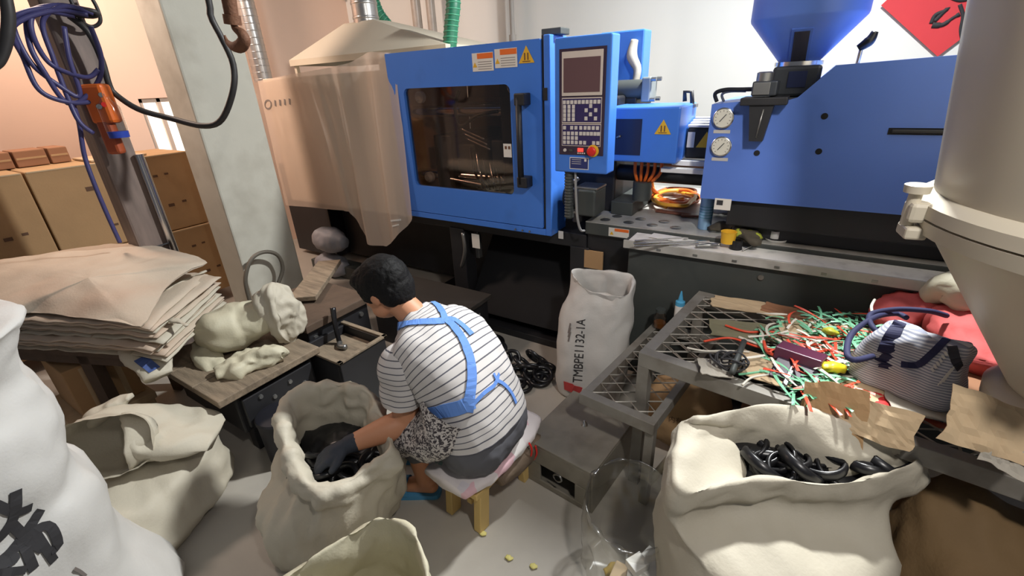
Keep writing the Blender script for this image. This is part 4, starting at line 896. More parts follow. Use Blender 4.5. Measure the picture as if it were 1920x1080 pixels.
# dark mould parts behind: block with slots, planks, crate, grey bundles
mb = thing('mould_block', (-2.3, 1.5, 0), 'dark steel mould block with slots behind the low workbench', 'mould')
box('block_body', (-2.62, 1.20, 0), (-2.15, 1.62, .40), BLACK, mb, .008); box('block_cap', (-2.66, 1.18, .40), (-2.12, 1.64, .445), WOOD_D, mb, .005)
for z in (.16, .26): box('slot', (-2.151, 1.26, z), (-2.147, 1.50, z + .035), HOLE, mb, 0)
for y in (1.24, 1.56): lathe('bolt', (-2.15, y, .34), (1, 0, 0), [(0, .016), (.012, .014)], STEEL, mb, 8)
pk = cbox('loose_plank', (-2.58, 1.60, .475), (.16, .62, .03), WOOD, None, rotm(rz=38), .004); tag(pk, 'worn loose plank lying across the mould block', 'plank')
ct = thing('open_crate', (-1.97, 1.28, 0), 'dark open crate with a dusty tray left of the person', 'crate')
for nm, lo, hi in (('crate_side', (-2.13, 1.12, 0), (-2.11, 1.42, .35)), ('crate_side', (-1.81, 1.12, 0), (-1.79, 1.42, .35)), ('crate_side', (-2.11, 1.12, 0), (-1.81, 1.14, .35)), ('crate_side', (-2.11, 1.40, 0), (-1.81, 1.42, .35))): box(nm, lo, hi, BLACK, ct, .004)
box('crate_tray', (-2.11, 1.14, .29), (-1.81, 1.40, .30), WOOD, ct, .002)
for lo, hi in (((-2.14, 1.11, .35), (-1.78, 1.135, .362)), ((-2.14, 1.405, .35), (-1.78, 1.43, .362)), ((-1.805, 1.11, .35), (-1.78, 1.43, .362))): box('crate_rim', lo, hi, WOOD, ct, .002)
tl = thing('hand_tool', (-2.0, 1.3, .3), 'dark hand tool standing in the open crate', 'tool'); tube('tool_handle', [(-2.03, 1.30, .305), (-2.05, 1.31, .40), (-2.08, 1.34, .50)], [.014, .012, .016], RUBBER, tl, 14, 8); tube('tool_jaw', [(-2.03, 1.30, .31), (-1.99, 1.27, .312), (-1.95, 1.28, .315)], .016, STEEL, tl, 10, 8)
BUND = M('grey_plastic_bundle', C(140, 140, 146), .5, var=.15, scale=6)
for i, (a, b_) in enumerate(((618, 450), (622, 497))):
    p = P(a, b_, Y=2.42); o = tube_bag('grey_bundle', [p + Vector((-.20, 0, 0)), p + Vector((-.16, 0, 0)), p, p + Vector((.17, 0, 0)), p + Vector((.21, 0, 0))], [.04, .10, .12, .10, .04], [.05, .105, .115, .105, .05], BUND, n=40, rows=26, amp=.012, crease=.015, seed=9 + i, cap1=True)
    tag(o, ['upper grey plastic bundle under the machine by the column', 'lower grey plastic bundle under the machine by the column'][i], 'bundle', 'grey bundles under the machine')
gc = box('grey_crate', (-3.9, 2.40, 0), (-3.0, 2.56, .12), DARK, None, .01); tag(gc, 'dark low crate carrying the grey bundles', 'crate')
hoop = tube('wire_hoop', [Vector((P(463, 545, X=-3.2).x, P(463, 545, X=-3.2).y, .015)), P(463, 545, X=-3.2), P(462, 510, X=-3.2), P(475, 482, X=-3.2), P(500, 472, X=-3.2), P(522, 480, X=-3.2), P(530, 505, X=-3.2), P(520, 535, X=-3.2)], .014, M('grey_rubber_hose', C(96, 90, 80), .6), None, 50, 8); tag(hoop, 'bent grey hose hooping up against the foot of the column', 'hose')

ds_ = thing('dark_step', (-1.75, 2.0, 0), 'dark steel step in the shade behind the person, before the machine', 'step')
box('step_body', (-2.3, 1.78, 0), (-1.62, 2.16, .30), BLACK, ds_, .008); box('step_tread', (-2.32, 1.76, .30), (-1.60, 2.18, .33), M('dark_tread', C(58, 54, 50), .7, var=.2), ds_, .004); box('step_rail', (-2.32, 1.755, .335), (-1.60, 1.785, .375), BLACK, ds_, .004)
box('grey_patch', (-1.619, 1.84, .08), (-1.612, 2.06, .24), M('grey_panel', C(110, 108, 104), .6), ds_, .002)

# ================================================================ SACKS OF RINGS
RING = torus_mesh(.055, .013, 32, 10)
RG1 = torus_mesh(.062, .009, 36, 8, 1.9)
def rings_heap(spots, label_fn, group, R=1.0, geo=None):
    first = None
    for i, (p, rx, ry, s) in enumerate(spots):
        if first is None:
            vs, fs = geo or RING; me_v = [v * 1.0 for v in vs]; first = obj('rubber_ring', me_v, fs, RUBBER, None, True, origin=(0, 0, 0)); o = first; o.location = p
        else: o = first.copy(); COL.objects.link(o); o.location = p
        WORLD[o.name] = Vector(p); o.rotation_euler = (rx, ry, random.uniform(0, 3)); o.scale = (s, s, s); tag(o, label_fn(i), 'ring', group)
# centre sack, cuff rolled out
S1 = thing('open_sack', (-1.30, .70, 0), 'open white sack with a rolled cuff in front of the crouching person', 'sack')
rimpx = [(530, 785, .50), (545, 745, .52), (590, 724, .53), (640, 724, .53), (688, 738, .52), (706, 770, .50), (722, 806, .47), (728, 845, .445), (690, 875, .43), (655, 902, .42), (612, 915, .42), (575, 905, .43), (553, 870, .45), (538, 830, .475)]
rim = [P(a, b_, Z=z) for a, b_, z in rimpx]; rc = sum(rim, Vector()) / len(rim)
base = [oval(-1.335, .665, .003, .19, .20, 20, 2.4), oval(-1.335, .665, .03, .225, .235, 20, 2.4), oval(-1.325, .672, .14, .258, .262, 20, 2.2), oval(-1.31, .685, .25, .258, .258, 20, 2.1)]
sack('sack_body', base + [grow(rim, 1.12, -.08), grow(rim, 1.17, -.045), grow(rim, 1.13, -.005), grow(rim, 1.03, .012), grow(rim, .93, .0), grow(rim, .86, -.04), grow(rim, .84, -.10), grow(rim, .82, -.18)], SACK_C, S1, 110, 5, False, amp=.016, scale=5, crease=.036, cscale=9, seed=11)
fill = [grow(rim, .86, -.16), grow(rim, .55, -.15), grow(rim, .2, -.14)]
vs, fs = loft_geo(fill, 60, 5, True, False); vs = crumple(vs, fs, .012, 12, .02, 18, 3)
heap = obj('black_ring_heap', vs, fs, RUBBER, None, True); tag(heap, 'dark heap of rubber rings filling the centre open sack', 'rings'); heap['kind'] = 'stuff'
rc2 = sum(rim, Vector()) / len(rim)
sp_ = []
for i in range(9):
    a = i * 2.4; r = .05 + .011 * i; sp_.append((Vector((rc2.x + r * math.cos(a), rc2.y + r * math.sin(a), rc2.z - .135 + .006 * (i % 3))), random.uniform(-.6, .6), random.uniform(-.6, .6), .9))
rings_heap(sp_, lambda i: 'black rubber ring lying on the heap inside the centre open sack', 'rings in the centre sack')

# small open sack at the bottom edge
rimpx = [(505, 1105, .40), (560, 1062, .40), (640, 1012, .41), (705, 973, .43), (765, 984, .44), (790, 1030, .43), (803, 1085, .41), (800, 1150, .40), (720, 1215, .39), (600, 1210, .39), (520, 1160, .39)]
rim2 = [P(a, b_, Z=z) for a, b_, z in rimpx]; c2 = sum(rim2, Vector()) / len(rim2)
S2 = thing('open_sack', (c2.x, c2.y, 0), 'empty cream sack standing open at the bottom edge of the picture', 'sack')
sack('sack_body', [oval(c2.x, c2.y, .003, .14, .15), oval(c2.x, c2.y, .03, .17, .18), oval(c2.x, c2.y, .2, .185, .19), grow(rim2, .98, -.10), grow(rim2, 1.0, -.02), grow(rim2, .995, .0), grow(rim2, .97, -.012), grow(rim2, .93, -.10), oval(c2.x, c2.y, .2, .165, .17), oval(c2.x, c2.y, .09, .15, .16), oval(c2.x, c2.y, .085, .05, .06)], SACK_Y, S2, 96, 4, True, amp=.010, scale=6, crease=.022, cscale=9, seed=12)

# big sack of black seals on the right
rimo = [(1272, 795, .63), (1300, 788, .65), (1345, 778, .66), (1400, 765, .675), (1452, 762, .675), (1520, 772, .665), (1600, 800, .65), (1680, 838, .63), (1740, 858, .61), (1690, 885, .60), (1620, 905, .585), (1560, 912, .575), (1480, 905, .575), (1400, 905, .575), (1330, 920, .58), (1290, 928, .585), (1266, 905, .60), (1265, 850, .62)]
rim3 = [P(a, b_, Z=z) for a, b_, z in rimo]; c3 = sum(rim3, Vector()) / len(rim3)
inner = [(1350, 812, .61), (1375, 830, .59), (1390, 870, .56), (1395, 902, .55), (1430, 900, .55), (1500, 900, .55), (1560, 905, .555), (1620, 890, .565), (1690, 872, .585), (1712, 862, .595), (1640, 858, .60), (1580, 852, .60), (1530, 838, .60), (1480, 815, .61), (1440, 808, .615), (1400, 803, .62)]
rin = [P(a, b_, Z=z) for a, b_, z in inner]
S3 = thing('seal_sack', (c3.x, c3.y, 0), 'big open cream sack full of black seals in front of the mesh table', 'sack')
sack('sack_body', [oval(c3.x + .03, c3.y - .05, .003, .25, .20, 35, 2.6), oval(c3.x + .03, c3.y - .05, .04, .285, .235, 35, 2.6), oval(c3.x + .03, c3.y - .05, .20, .30, .245, 35, 2.4), oval(c3.x + .03, c3.y - .04, .38, .31, .245, 35, 2.3), grow(rim3, 1.04, -.11), grow(rim3, 1.06, -.05), grow(rim3, 1.02, -.012), grow(rim3, .95, .006), [a.lerp(b_, .6) for a, b_ in zip(settle(rim3, 60), settle(rin, 60))], [v + Vector((0, 0, -.01)) for v in rin], grow(rin, .98, -.06), grow(rin, .95, -.14)], SACK_C, S3, 120, 5, False, amp=.012, scale=5, crease=.020, cscale=7, seed=13)
vs, fs = loft_geo([grow(rin, .995, -.055), grow(rin, .5, -.05), grow(rin, .15, -.045)], 60, 4, True, False)
hp2 = obj('black_seal_heap', vs, fs, RUBBER, None, True); tag(hp2, 'dark heap of seals filling the big sack on the right', 'rings'); hp2['kind'] = 'stuff'
ci = sum(rin, Vector()) / len(rin); sp_ = []
random.seed(21)
for i, (a, b_) in enumerate(((1375, 838), (1395, 850), (1420, 835), (1430, 862), (1445, 848), (1462, 870), (1480, 880), (1455, 890), (1500, 850), (1520, 875), (1540, 862), (1425, 886), (1560, 882), (1590, 872), (1405, 880), (1480, 838), (1610, 880), (1640, 878), (1570, 860), (1525, 850), (1660, 872))):
    p = P(1400 + (a - 1375) * .95, b_ - 8, Z=ci.z - .034); sp_.append((p, random.uniform(-.6, .6), random.uniform(-.3, .6), random.uniform(.75, 1.0)))
rings_heap(sp_, lambda i: 'glossy black seal inside the big sack on the right', 'seals in the right sack', geo=RG1)

# brown sack at the right edge
bs = sack('brown_sack', [oval(.66, 1.30, .003, .20, .20, 20, 2.3), oval(.66, 1.30, .05, .25, .25, 20, 2.3), oval(.66, 1.32, .25, .25, .24, 20, 2.2), oval(.62, 1.36, .38, .20, .19, 20, 2.2), oval(.56, 1.40, .46, .11, .10, 20), oval(.53, 1.41, .50, .04, .03)], SACK_B, None, 84, 5, True, amp=.03, scale=4, crease=.05, cscale=5, seed=14)
tag(bs, 'brown woven sack slumped at the right edge beside the sack of seals', 'sack')

# white sack with printed letters standing against the machine
rimw = [P(1072, 507, Z=.67), P(1100, 504, Z=.675), P(1150, 511, Z=.675), P(1186, 518, Z=.67), P(1183, 545, Z=.655), P(1165, 556, Z=.64), P(1130, 550, Z=.635), P(1106, 546, Z=.635), P(1085, 530, Z=.655)]
WS = thing('lettered_sack', (-.83, 2.0, 0), 'upright white sack with black stencilled letters against the machine', 'sack')
sack('sack_body', [oval(-.80, 1.965, .003, .16, .125, 8, 3.4), oval(-.80, 1.965, .03, .18, .14, 8, 3.2), oval(-.80, 1.97, .22, .188, .14, 8, 3.2), oval(-.795, 1.985, .42, .184, .132, 8, 3.2), [a.lerp(b_, .55) for a, b_ in zip(settle(oval(-.795, 1.985, .42, .184, .132, 8, 3.2), 60), settle(rimw, 60))], grow(rimw, 1.01, -.02), grow(rimw, 1.0, .0), grow(rimw, .96, -.008), grow(rimw, .92, -.06), grow(rimw, .9, -.16), oval(-.82, 1.995, .40, .13, .08), oval(-.82, 1.995, .39, .04, .03)], SACK_W, WS, 96, 5, True, amp=.010, scale=6, crease=.016, cscale=7, seed=15)
Sw = SURF['sack_body']
lettering('stencil_lettering', 'TMBPE1132-1A', [(1092, 718), (1098, 598), (1082, 597), (1074, 716)], INK, WS, Sw, lift=.004)
ribbon('red_mark', Sw, [(1058, 722), (1090, 734)], .055, M('red_print', C(190, 66, 66), .6), WS, lift=.003, n=10)
for k in range(3): ribbon('small_print', Sw, [(1066, 640 - k * 8), (1070, 622 - k * 8)], .008, INK_G, WS, lift=.003, n=5)

# loose rings on the floor by the machine
random.seed(4); sp_ = []
for i, (a, b_, z, rx, ry, s) in enumerate(((925, 640, .02, .1, .1, 1.15), (930, 655, .055, .2, -.1, 1.1), (905, 632, .02, .3, 0, 1.1), (945, 668, .03, .3, .5, .9), (960, 672, .05, .9, .3, .85), (978, 678, .04, .2, .6, .9), (1000, 668, .07, 1.1, .4, .85), (1010, 672, .03, .6, .2, .9), (1022, 690, .02, .1, .1, 1.0), (1000, 700, .03, .4, .3, 1.0), (975, 702, .025, .2, .2, 1.0), (965, 718, .016, 0, 0, 1.05), (978, 724, .016, 0, .05, .95), (1012, 712, .016, .05, 0, 1.0), (1018, 702, .04, .3, .1, .95), (990, 688, .07, .5, .5, .95), (950, 690, .05, .6, .2, .95))):
    sp_.append((P(a, b_, Z=z) , rx, ry, s))
rings_heap(sp_, lambda i: 'black rubber ring in the loose heap on the floor by the machine', 'rings heaped on the floor')

# ================================================================ MESH TABLE
TM = M('worn_grey_steel', C(150, 146, 138), .5, metal=.35, var=.2, scale=12, dirt=(C(92, 80, 68), .35, 8))
ang = math.radians(-7); tu = Vector((math.cos(ang), math.sin(ang), 0)); tv = Vector((-math.sin(ang), math.cos(ang), 0)); T0 = Vector((-.405, 1.455, 0))
def tp(u, v, z=0): return T0 + tu * u + tv * v + Vector((0, 0, z))
TZ, TL, TW = .655, 1.12, .655
tr = rotm(rz=-7)
tab = thing('mesh_table', tp(TL / 2, TW / 2), 'grey steel table with an expanded metal top', 'table')
def bar(name, a, b_, w_, h_, mat, parent):
    d = b_ - a; L_ = d.length; m = (a + b_) / 2; r = Matrix.Rotation(math.atan2(d.y, d.x), 3, 'Z'); return cbox(name, m, (L_, w_, h_), mat, parent, r, .002)
bar('frame_rail', tp(-.0, .022, TZ - .03), tp(TL, .022, TZ - .03), .045, .06, TM, tab); bar('frame_rail', tp(0, TW - .022, TZ - .03), tp(TL, TW - .022, TZ - .03), .045, .06, TM, tab)
bar('frame_rail', tp(.022, .045, TZ - .03), tp(.022, TW - .045, TZ - .03), .045, .06, TM, tab); bar('frame_rail', tp(TL - .022, .045, TZ - .03), tp(TL - .022, TW - .045, TZ - .03), .045, .06, TM, tab)
for u, v in ((.022, .022), (TL - .022, .022), (.022, TW - .022), (TL - .022, TW - .022)): cbox('leg', tp(u, v, (TZ - .06) / 2), (.045, .045, TZ - .06), TM, tab, tr, .002)
def strands(parent, u0, u1, v0, v1, z, n, pitch, fn=tp):
    """expanded metal: each strand is one zigzag wire"""
    for i in range(n):
        u = u0 + (u1 - u0) * (i + .5) / n; k = int((v1 - v0) / pitch); dw = (u1 - u0) / n * .52; pts = []
        for j in range(k + 1): pts.append(fn(u + (dw if (j + i) % 2 else -dw), v0 + (v1 - v0) * j / k, z))
        vs, fs = tube_geo(pts, .0035, 4); obj('mesh_strand', vs, fs, TM, parent)
strands(tab, .04, TL - .04, .04, TW - .04, TZ - .004, 18, .036)
# lower step of expanded metal beside the table leg
stp = thing('mesh_step', tp(-.04, .3), 'lower expanded metal step beside the left leg of the mesh table', 'step')
U0, U1, SZ = -.20, .10, .43
def tp2(u, v, z=0): return tp(u, v, z)
bar('frame_rail', tp(U0, -.07, SZ - .025), tp(U1 + .02, -.07, SZ - .025), .04, .05, TM, stp); bar('frame_rail', tp(U0 + .02, -.05, SZ - .025), tp(U0 + .02, .64, SZ - .025), .035, .05, TM, stp); bar('frame_rail', tp(U1 + .005, -.05, SZ - .025), tp(U1 + .005, .64, SZ - .025), .03, .05, TM, stp)
bar('frame_rail', tp(U0, .65, SZ - .025), tp(U1 + .02, .65, SZ - .025), .03, .05, TM, stp); strands(stp, U0 + .04, U1 - .01, -.05, .62, SZ - .003, 5, .036)
for u, v in ((U0 + .02, .62), (U1, .62), (U1, -.06)): cbox('leg', tp(u, v, (SZ - .05) / 2), (.035, .035, SZ - .05), TM, stp, tr, .002)

# metal tool box on the floor
tb = thing('metal_box', (-.62, 1.42, 0), 'low grimy steel box with a slotted front on the floor by the stool', 'box')
TBM = M('grimy_box_steel', C(140, 134, 122), .5, metal=.25, var=.2, scale=9, dirt=(C(80, 66, 54), .35, 7)); r6 = rotm(rz=-6); bc_ = Vector((-.615, 1.43, 0))
def bl(x, y, z): return bc_ + r6 @ Vector((x, y, 0)) + Vector((0, 0, z))
for c_, s_ in (((0, 0, .215), (.33, .40, .012)), ((0, .194, .105), (.32, .012, .208)), ((-.159, 0, .105), (.012, .39, .208)), ((.159, 0, .105), (.012, .39, .208)), ((0, -.194, .165), (.31, .012, .09)), ((0, -.194, .016), (.31, .012, .03)), ((-.12, -.194, .075), (.07, .012, .09)), ((.12, -.194, .075), (.07, .012, .09)), ((0, 0, .006), (.31, .38, .012))):
    cbox('steel_plate', bl(*c_), s_, TBM, tb, r6, .003)
tube('wire_loop', [bl(-.01, -.205, .10), bl(.0, -.215, .13), bl(.03, -.225, .15), bl(.04, -.225, .13), bl(.015, -.215, .10)], .004, STEEL, tb, 20, 6, True)
nt_ = lathe('wing_nut', bl(.0, .02, .222), (0, 0, 1), [(0, .016), (.008, .012), (.016, .008), (.022, .003)], CHROME, None, 12); tag(nt_, 'small shiny nut lying on the grimy steel box', 'nut')

# cartons, stick and scraps under the table
def scrap(name, px, z, s, rot, mat, label, cat_, group=None):
    o = cbox(name, P(*px, Z=z) if not isinstance(px, Vector) else px, s, mat, None, rotm(*rot), .003); return tag(o, label, cat_, group)
rb = thing('round_carton', (-.28, 1.80, 0), 'crushed brown carton with printed marks under the mesh table', 'box'); tube_bag('carton_body', [(-.40, 1.66, .20), (-.34, 1.72, .20), (-.26, 1.80, .20), (-.16, 1.88, .20), (-.12, 1.91, .20)], [.06, .13, .14, .13, .06], [.08, .17, .18, .17, .08], CARD, rb, n=36, rows=20, amp=.01, crease=.02, seed=31, cap1=True)
lettering('carton_print', '内有', [(1254, 790), (1278, 796), (1279, 784), (1255, 779)], INKB, rb, SURF['carton_body'])
ub = thing('under_table_box', (.1, 1.85, 0), 'dark carton standing on the floor under the mesh table', 'box'); box('carton', (-.05, 1.70, .003), (.30, 2.02, .26), CARD_D, ub, .008); box('tape', (.10, 1.698, .01), (.15, 1.70, .25), CARD_P, ub, 0)
stk = tube('wooden_stick', [P(1216, 905, Z=.06), P(1240, 878, Z=.2), P(1268, 845, Z=.36)], .016, M('pale_stick', C(176, 166, 146), .7, var=.15, scale=20), None, straight=True); tag(stk, 'pale wooden stick leaning beside the table leg', 'stick')
# cartons stuffed under the right part of the table front
random.seed(8)
for i, (a, b_, s_, rz, m_, lab) in enumerate((((1560, 775, 1.375), 0, (.16, .03, .11), -7, CARD, 'crumpled tan cardboard piece hanging at the table front under the red cloth'), ((1645, 792, 1.365), 0, (.17, .04, .07), -9, CARD_P, 'pale tan carton flap on the table front rail, middle of the torn pieces'),
        ((1850, 795, 1.31), 0, (.15, .05, .09), -3, CARD_P, 'torn tan carton sheet at the table front below the beige dryer'), ((1890, 850, 1.28), 0, (.08, .04, .06), -12, M('grey_rag_paper', C(170, 164, 152), .8), 'torn grey paper scrap at the right edge'))):
    p = P(a[0], a[1], Y=a[2]); o = scrap_sheet('cardboard_scrap', p, (s_[0], s_[2] * 1.5), rotm(rx=68 - 8 * i, ry=6 * i - 8, rz=rz), m_, i + 20, .014); tag(o, lab, 'cardboard')
gp = cbox('grey_plastic_film', P(1850, 930, Z=.35), (.22, .04, .16), M('grey_film', C(132, 124, 118), .4, var=.15), None, rotm(rx=-25, rz=25), .012); tag(gp, 'grey plastic film piled under the right end of the mesh table', 'plastic film')

# clear plastic bag and white paper boxes in front
CLEARBAG = glass('clear_film', (.97, .97, .95, 1), .22, .25)
pbag = sack('clear_bag', [oval(-.27, 1.06, .004, .12, .12), oval(-.27, 1.06, .03, .15, .15), oval(-.27, 1.07, .14, .165, .16), oval(-.28, 1.08, .25, .16, .155, 0, 2, 28, (-.1, .25)), oval(-.285, 1.085, .30, .15, .145, 0, 2, 28, (-.1, .3)), oval(-.285, 1.085, .31, .148, .143, 0, 2, 28, (-.1, .3)), oval(-.28, 1.08, .25, .145, .14, 0, 2, 28, (-.1, .25))], CLEARBAG, None, 84, 5, False, amp=.014, scale=7, crease=.028, cscale=9, seed=33)
tag(pbag, 'clear plastic bag standing open on the floor before the table', 'plastic bag')
random.seed(5)
for i, lab in enumerate(('yellow leaf-like scrap inside the clear plastic bag, low left', 'grey crumpled scrap inside the clear plastic bag')):
    q = Vector((-.33 + .1 * i, 1.0 + .05 * i, .03)); o = tube_bag('bag_scrap', [q, q + Vector((.03, .02, .01)), q + Vector((.07, .03, .005))], [.01, .03, .01], [.01, .016, .008], (M('dull_yellow', C(180, 150, 60), .7), M('grey_film', C(132, 124, 118)))[i], n=20, rows=12, amp=.006, crease=.01, scale=20, cscale=30, seed=i, cap1=True); tag(o, lab, 'scrap')
for i, (a, b_, z, s_, rz, lab) in enumerate(((1240, 1072, .12, (.16, .10, .02), -18, 'white folded paper box at the bottom edge, before the clear bag'), (1195, 1058, .14, (.05, .06, .03), -30, 'small white paper flap beside the clear bag'), (1205, 1080, .10, (.10, .08, .012), 12, 'white paper sheet under the small paper flap'))):
    t = cbox('paper_box', P(a, b_, Z=z), s_, WHITE, None, rotm(ry=-6 + i * 7, rz=rz), .002); tag(t, lab, 'paper')
for (a, b_) in ((1245, 1068), (1262, 1072)): cbox('blue_speck', P(a, b_, Z=.134), (.006, .006, .004), M('blue_cap', C(44, 70, 170)), bpy.data.objects['paper_box'], None, 0)
pw = box('white_carton', (-.30, .93, .003), (-.13, 1.02, .10), CARD_P, None, .004); tag(pw, 'pale carton under the white paper at the bottom edge', 'box')

random.seed(9)
for i, (a, b_, lab) in enumerate(((955, 1046, 'tiny yellow crumb on the lit floor before the stool'), (1000, 1062, 'tiny pale yellow crumb on the floor at the bottom edge'), (905, 1000, 'small pale scrap on the floor beside the stool leg'))):
    q = P(a, b_, Z=.006); o = tube_bag('floor_scrap', [q - Vector((.014, 0, 0)), q, q + Vector((.014, .006, 0))], [.006, .012, .005], [.003, .005, .003], M('pale_yellow', C(206, 196, 120), .7), n=14, rows=8, amp=.003, crease=.004, scale=40, cscale=50, seed=i, cap1=True); tag(o, lab, 'scrap')

# ================================================================ ON THE TABLE
def lay(px, z=TZ): return P(px[0], px[1], Z=z)
# cardboard scraps that cover the mesh
random.seed(12)
for i, (a, b_, s_, rz, m_, lab) in enumerate(((1405, 575, (.30, .12), 4, CARD_P, 'dirty cardboard scrap at the back of the mesh table'), (1490, 590, (.24, .10), -12, CARD_D, 'brown cardboard scrap at the back edge of the table, right half'), (1395, 620, (.26, .14), 14, M('olive_scrap', C(126, 122, 96), .8, var=.2), 'olive cardboard scrap across the middle of the mesh table'),
        (1430, 690, (.20, .16), -6, CARD_P, 'tan cardboard scrap under the wire bundle'), (1340, 690, (.10, .10), 20, M('grey_rag_paper', C(170, 164, 152)), 'small grey paper scrap at the table corner'), (1560, 640, (.34, .26), 10, CARD_P, 'wide cardboard sheet under the heap of strips'), (1560, 720, (.26, .12), -8, CARD_P, 'cardboard strip at the table front under the green strips'), (1790, 765, (.34, .17), 6, M('grey_rag_paper', C(170, 164, 152)), 'grey dirty sheet at the table front right of the handbag'), (1800, 700, (.30, .26), -20, CARD_D, 'dark cardboard sheet behind the handbag under the dryer'))):
    o = scrap_sheet('cardboard_scrap', lay((a, b_), TZ + .004 + .003 * i), s_, rotm(rz=rz), m_, i); tag(o, lab, 'cardboard')
# strips
def strip_heap(name, n, mat, label, cx_, cy_, sx, sy, seed, z0=.02, ln=(.05, .16), wd=.0045):
    random.seed(seed); VS, FS = [], []
    for i in range(n):
        a, b_ = random.gauss(cx_, sx), random.gauss(cy_, sy); a = min(max(a, 1400), 1660); b_ = min(max(b_, 590), 748)
        p = lay((a, b_), TZ + z0 + random.random() * .03); L_ = random.uniform(*ln); t = random.uniform(0, math.pi * 2); d = Vector((math.cos(t), math.sin(t), random.uniform(-.15, .15))); s_ = d.cross(Vector((0, 0, 1))).normalized(); bend = random.uniform(-.5, .5); q0 = len(VS)
        for k in range(6):
            f_ = k / 5 - .5; q = p + d * L_ * f_ + s_ * bend * L_ * f_ * f_ + Vector((0, 0, .02 * (.25 - f_ * f_))); tw = Vector((0, 0, .4)) * math.sin(k + i); w_ = (s_ + tw).normalized() * wd
            VS += [q - w_, q + w_, q + w_ - Vector((0, 0, .0012)), q - w_ - Vector((0, 0, .0012))]
        for k in range(5):
            for e in range(4): FS.append((q0 + k * 4 + e, q0 + k * 4 + (e + 1) % 4, q0 + k * 4 + 4 + (e + 1) % 4, q0 + k * 4 + 4 + e))
    o = obj(name, VS, FS, mat); tag(o, label, 'strips'); o['kind'] = 'stuff'; return o
GST, RST, WST = M('green_strip', C(120, 190, 150), .4, var=.12, scale=30), M('red_strip', C(226, 84, 56), .4, var=.12, scale=30), M('white_strip', C(220, 214, 200), .45, var=.06)
strip_heap('green_strips', 140, GST, 'pale green plastic strips heaped on the mesh table', 1560, 640, 55, 30, 1); strip_heap('green_strips', 40, M('green_strip', C(120, 190, 150)), 'green plastic strips bunched at the front edge of the table', 1535, 722, 28, 14, 2, .02)
strip_heap('red_strips', 55, RST, 'orange red plastic strips mixed through the heap on the table', 1545, 650, 60, 32, 3, .03); strip_heap('red_strips', 22, M('red_strip', C(226, 84, 56)), 'orange red strips hanging at the front edge of the table', 1560, 735, 25, 9, 4, .02)
strip_heap('white_strips', 36, WST, 'white plastic strips mixed through the heap on the table', 1520, 655, 70, 35, 5, .025)
def strand1(px, z, r, mat, label, cat_='strip'):
    o = tube('plastic_strip', [lay((a, b_), TZ + z) for a, b_ in px], r, mat, None, 36, 6); return tag(o, label, cat_)
strand1([(1360, 610), (1400, 622), (1440, 622), (1480, 626)], .022, .0045, RST, 'long red strip lying across the middle of the mesh')
strand1([(1320, 640), (1370, 634), (1420, 650), (1480, 660)], .022, .0045, RST, 'long orange strip ending over the wire bundle')
strand1([(1288, 652), (1320, 658), (1360, 658), (1405, 660)], .022, .004, WST, 'long white strip at the left front of the mesh')
strand1([(1385, 632), (1430, 648), (1480, 664)], .03, .005, WST, 'thick white strip slanting across the table centre')
strand1([(1432, 640), (1440, 660), (1470, 672), (1500, 690)], .04, .006, RST, 'bent red strip leading to the purple box')
strand1([(1392, 722), (1410, 708), (1450, 702), (1475, 700)], .02, .004, WST, 'white strip sticking out at the front rail of the table')
strand1([(1385, 702), (1420, 698), (1465, 690)], .02, .004, GST, 'pale green strip at the front rail of the table')
strand1([(1640, 562), (1634, 575), (1638, 590), (1650, 596)], .13, .005, WST, 'white twist of string standing above the heap behind the bag')
strand1([(1770, 770), (1775, 800), (1800, 840), (1798, 860), (1830, 850), (1875, 842)], -.09, .004, WST, 'white string trailing below the bag to the right edge', 'string')
# wire bundle
wb = thing('wire_bundle', lay((1365, 685)), 'bundle of looped dark wire on the mesh table', 'wire')
for i in range(6):
    c_ = lay((1362 + i * 3, 684 - i), TZ + .02 + .005 * i); R_ = .055 - .004 * i; tl_ = .15 * i
    tube('wire_loop', [c_ + Vector((R_ * math.cos(t) * (1.2 if i % 2 else .9), R_ * math.sin(t) * .8, .012 * math.sin(t * 2 + i) + .012)) for t in [k * math.pi / 5 for k in range(10)]], .0035, INK, wb, 40, 6, True)
tube('wire_tie', [lay((1372, 700), TZ + .04), lay((1384, 668), TZ + .06), lay((1395, 640), TZ + .04)], .010, DARK, wb, 20, 8)
# purple box, yellow wrapper, grey pad
pbx = thing('purple_box', lay((1500, 690)), 'open dark purple box on the table among the strips', 'box'); PUR = M('purple_card', C(96, 44, 70), .35, var=.1)
cbox('box_lid', lay((1500, 668), TZ + .05), (.14, .08, .045), PUR, pbx, rotm(rx=-8, rz=-14), .004); cbox('box_tray', lay((1490, 700), TZ + .03), (.13, .10, .012), M('dark_pad', C(64, 50, 66), .5), pbx, rotm(rx=14, rz=-10), .003)
cbox('tray_rim', lay((1478, 708), TZ + .026), (.016, .11, .016), STEEL, pbx, rotm(rx=14, rz=-10), .003)
yw = thing('yellow_wrapper', lay((1565, 688)), 'bright yellow wrapper beside the purple box', 'wrapper'); tube_bag('wrapper_body', [lay((1540, 690), TZ + .05), lay((1560, 688), TZ + .055), lay((1580, 690), TZ + .05)], [.016, .022, .018], [.012, .016, .012], M('bright_yellow', C(232, 214, 40), .4), yw, n=20, rows=12, amp=.004, crease=.008, scale=25, cscale=30, cap1=True)
y2 = tube_bag('yellow_scrap', [lay((1545, 618), TZ + .05), lay((1560, 622), TZ + .055), lay((1572, 626), TZ + .05)], [.012, .018, .01], [.008, .012, .006], M('lime_yellow', C(204, 204, 60), .5), n=20, rows=12, amp=.004, crease=.008, scale=25, cscale=30, cap1=True); tag(y2, 'lime yellow scrap in the middle of the strips', 'scrap')
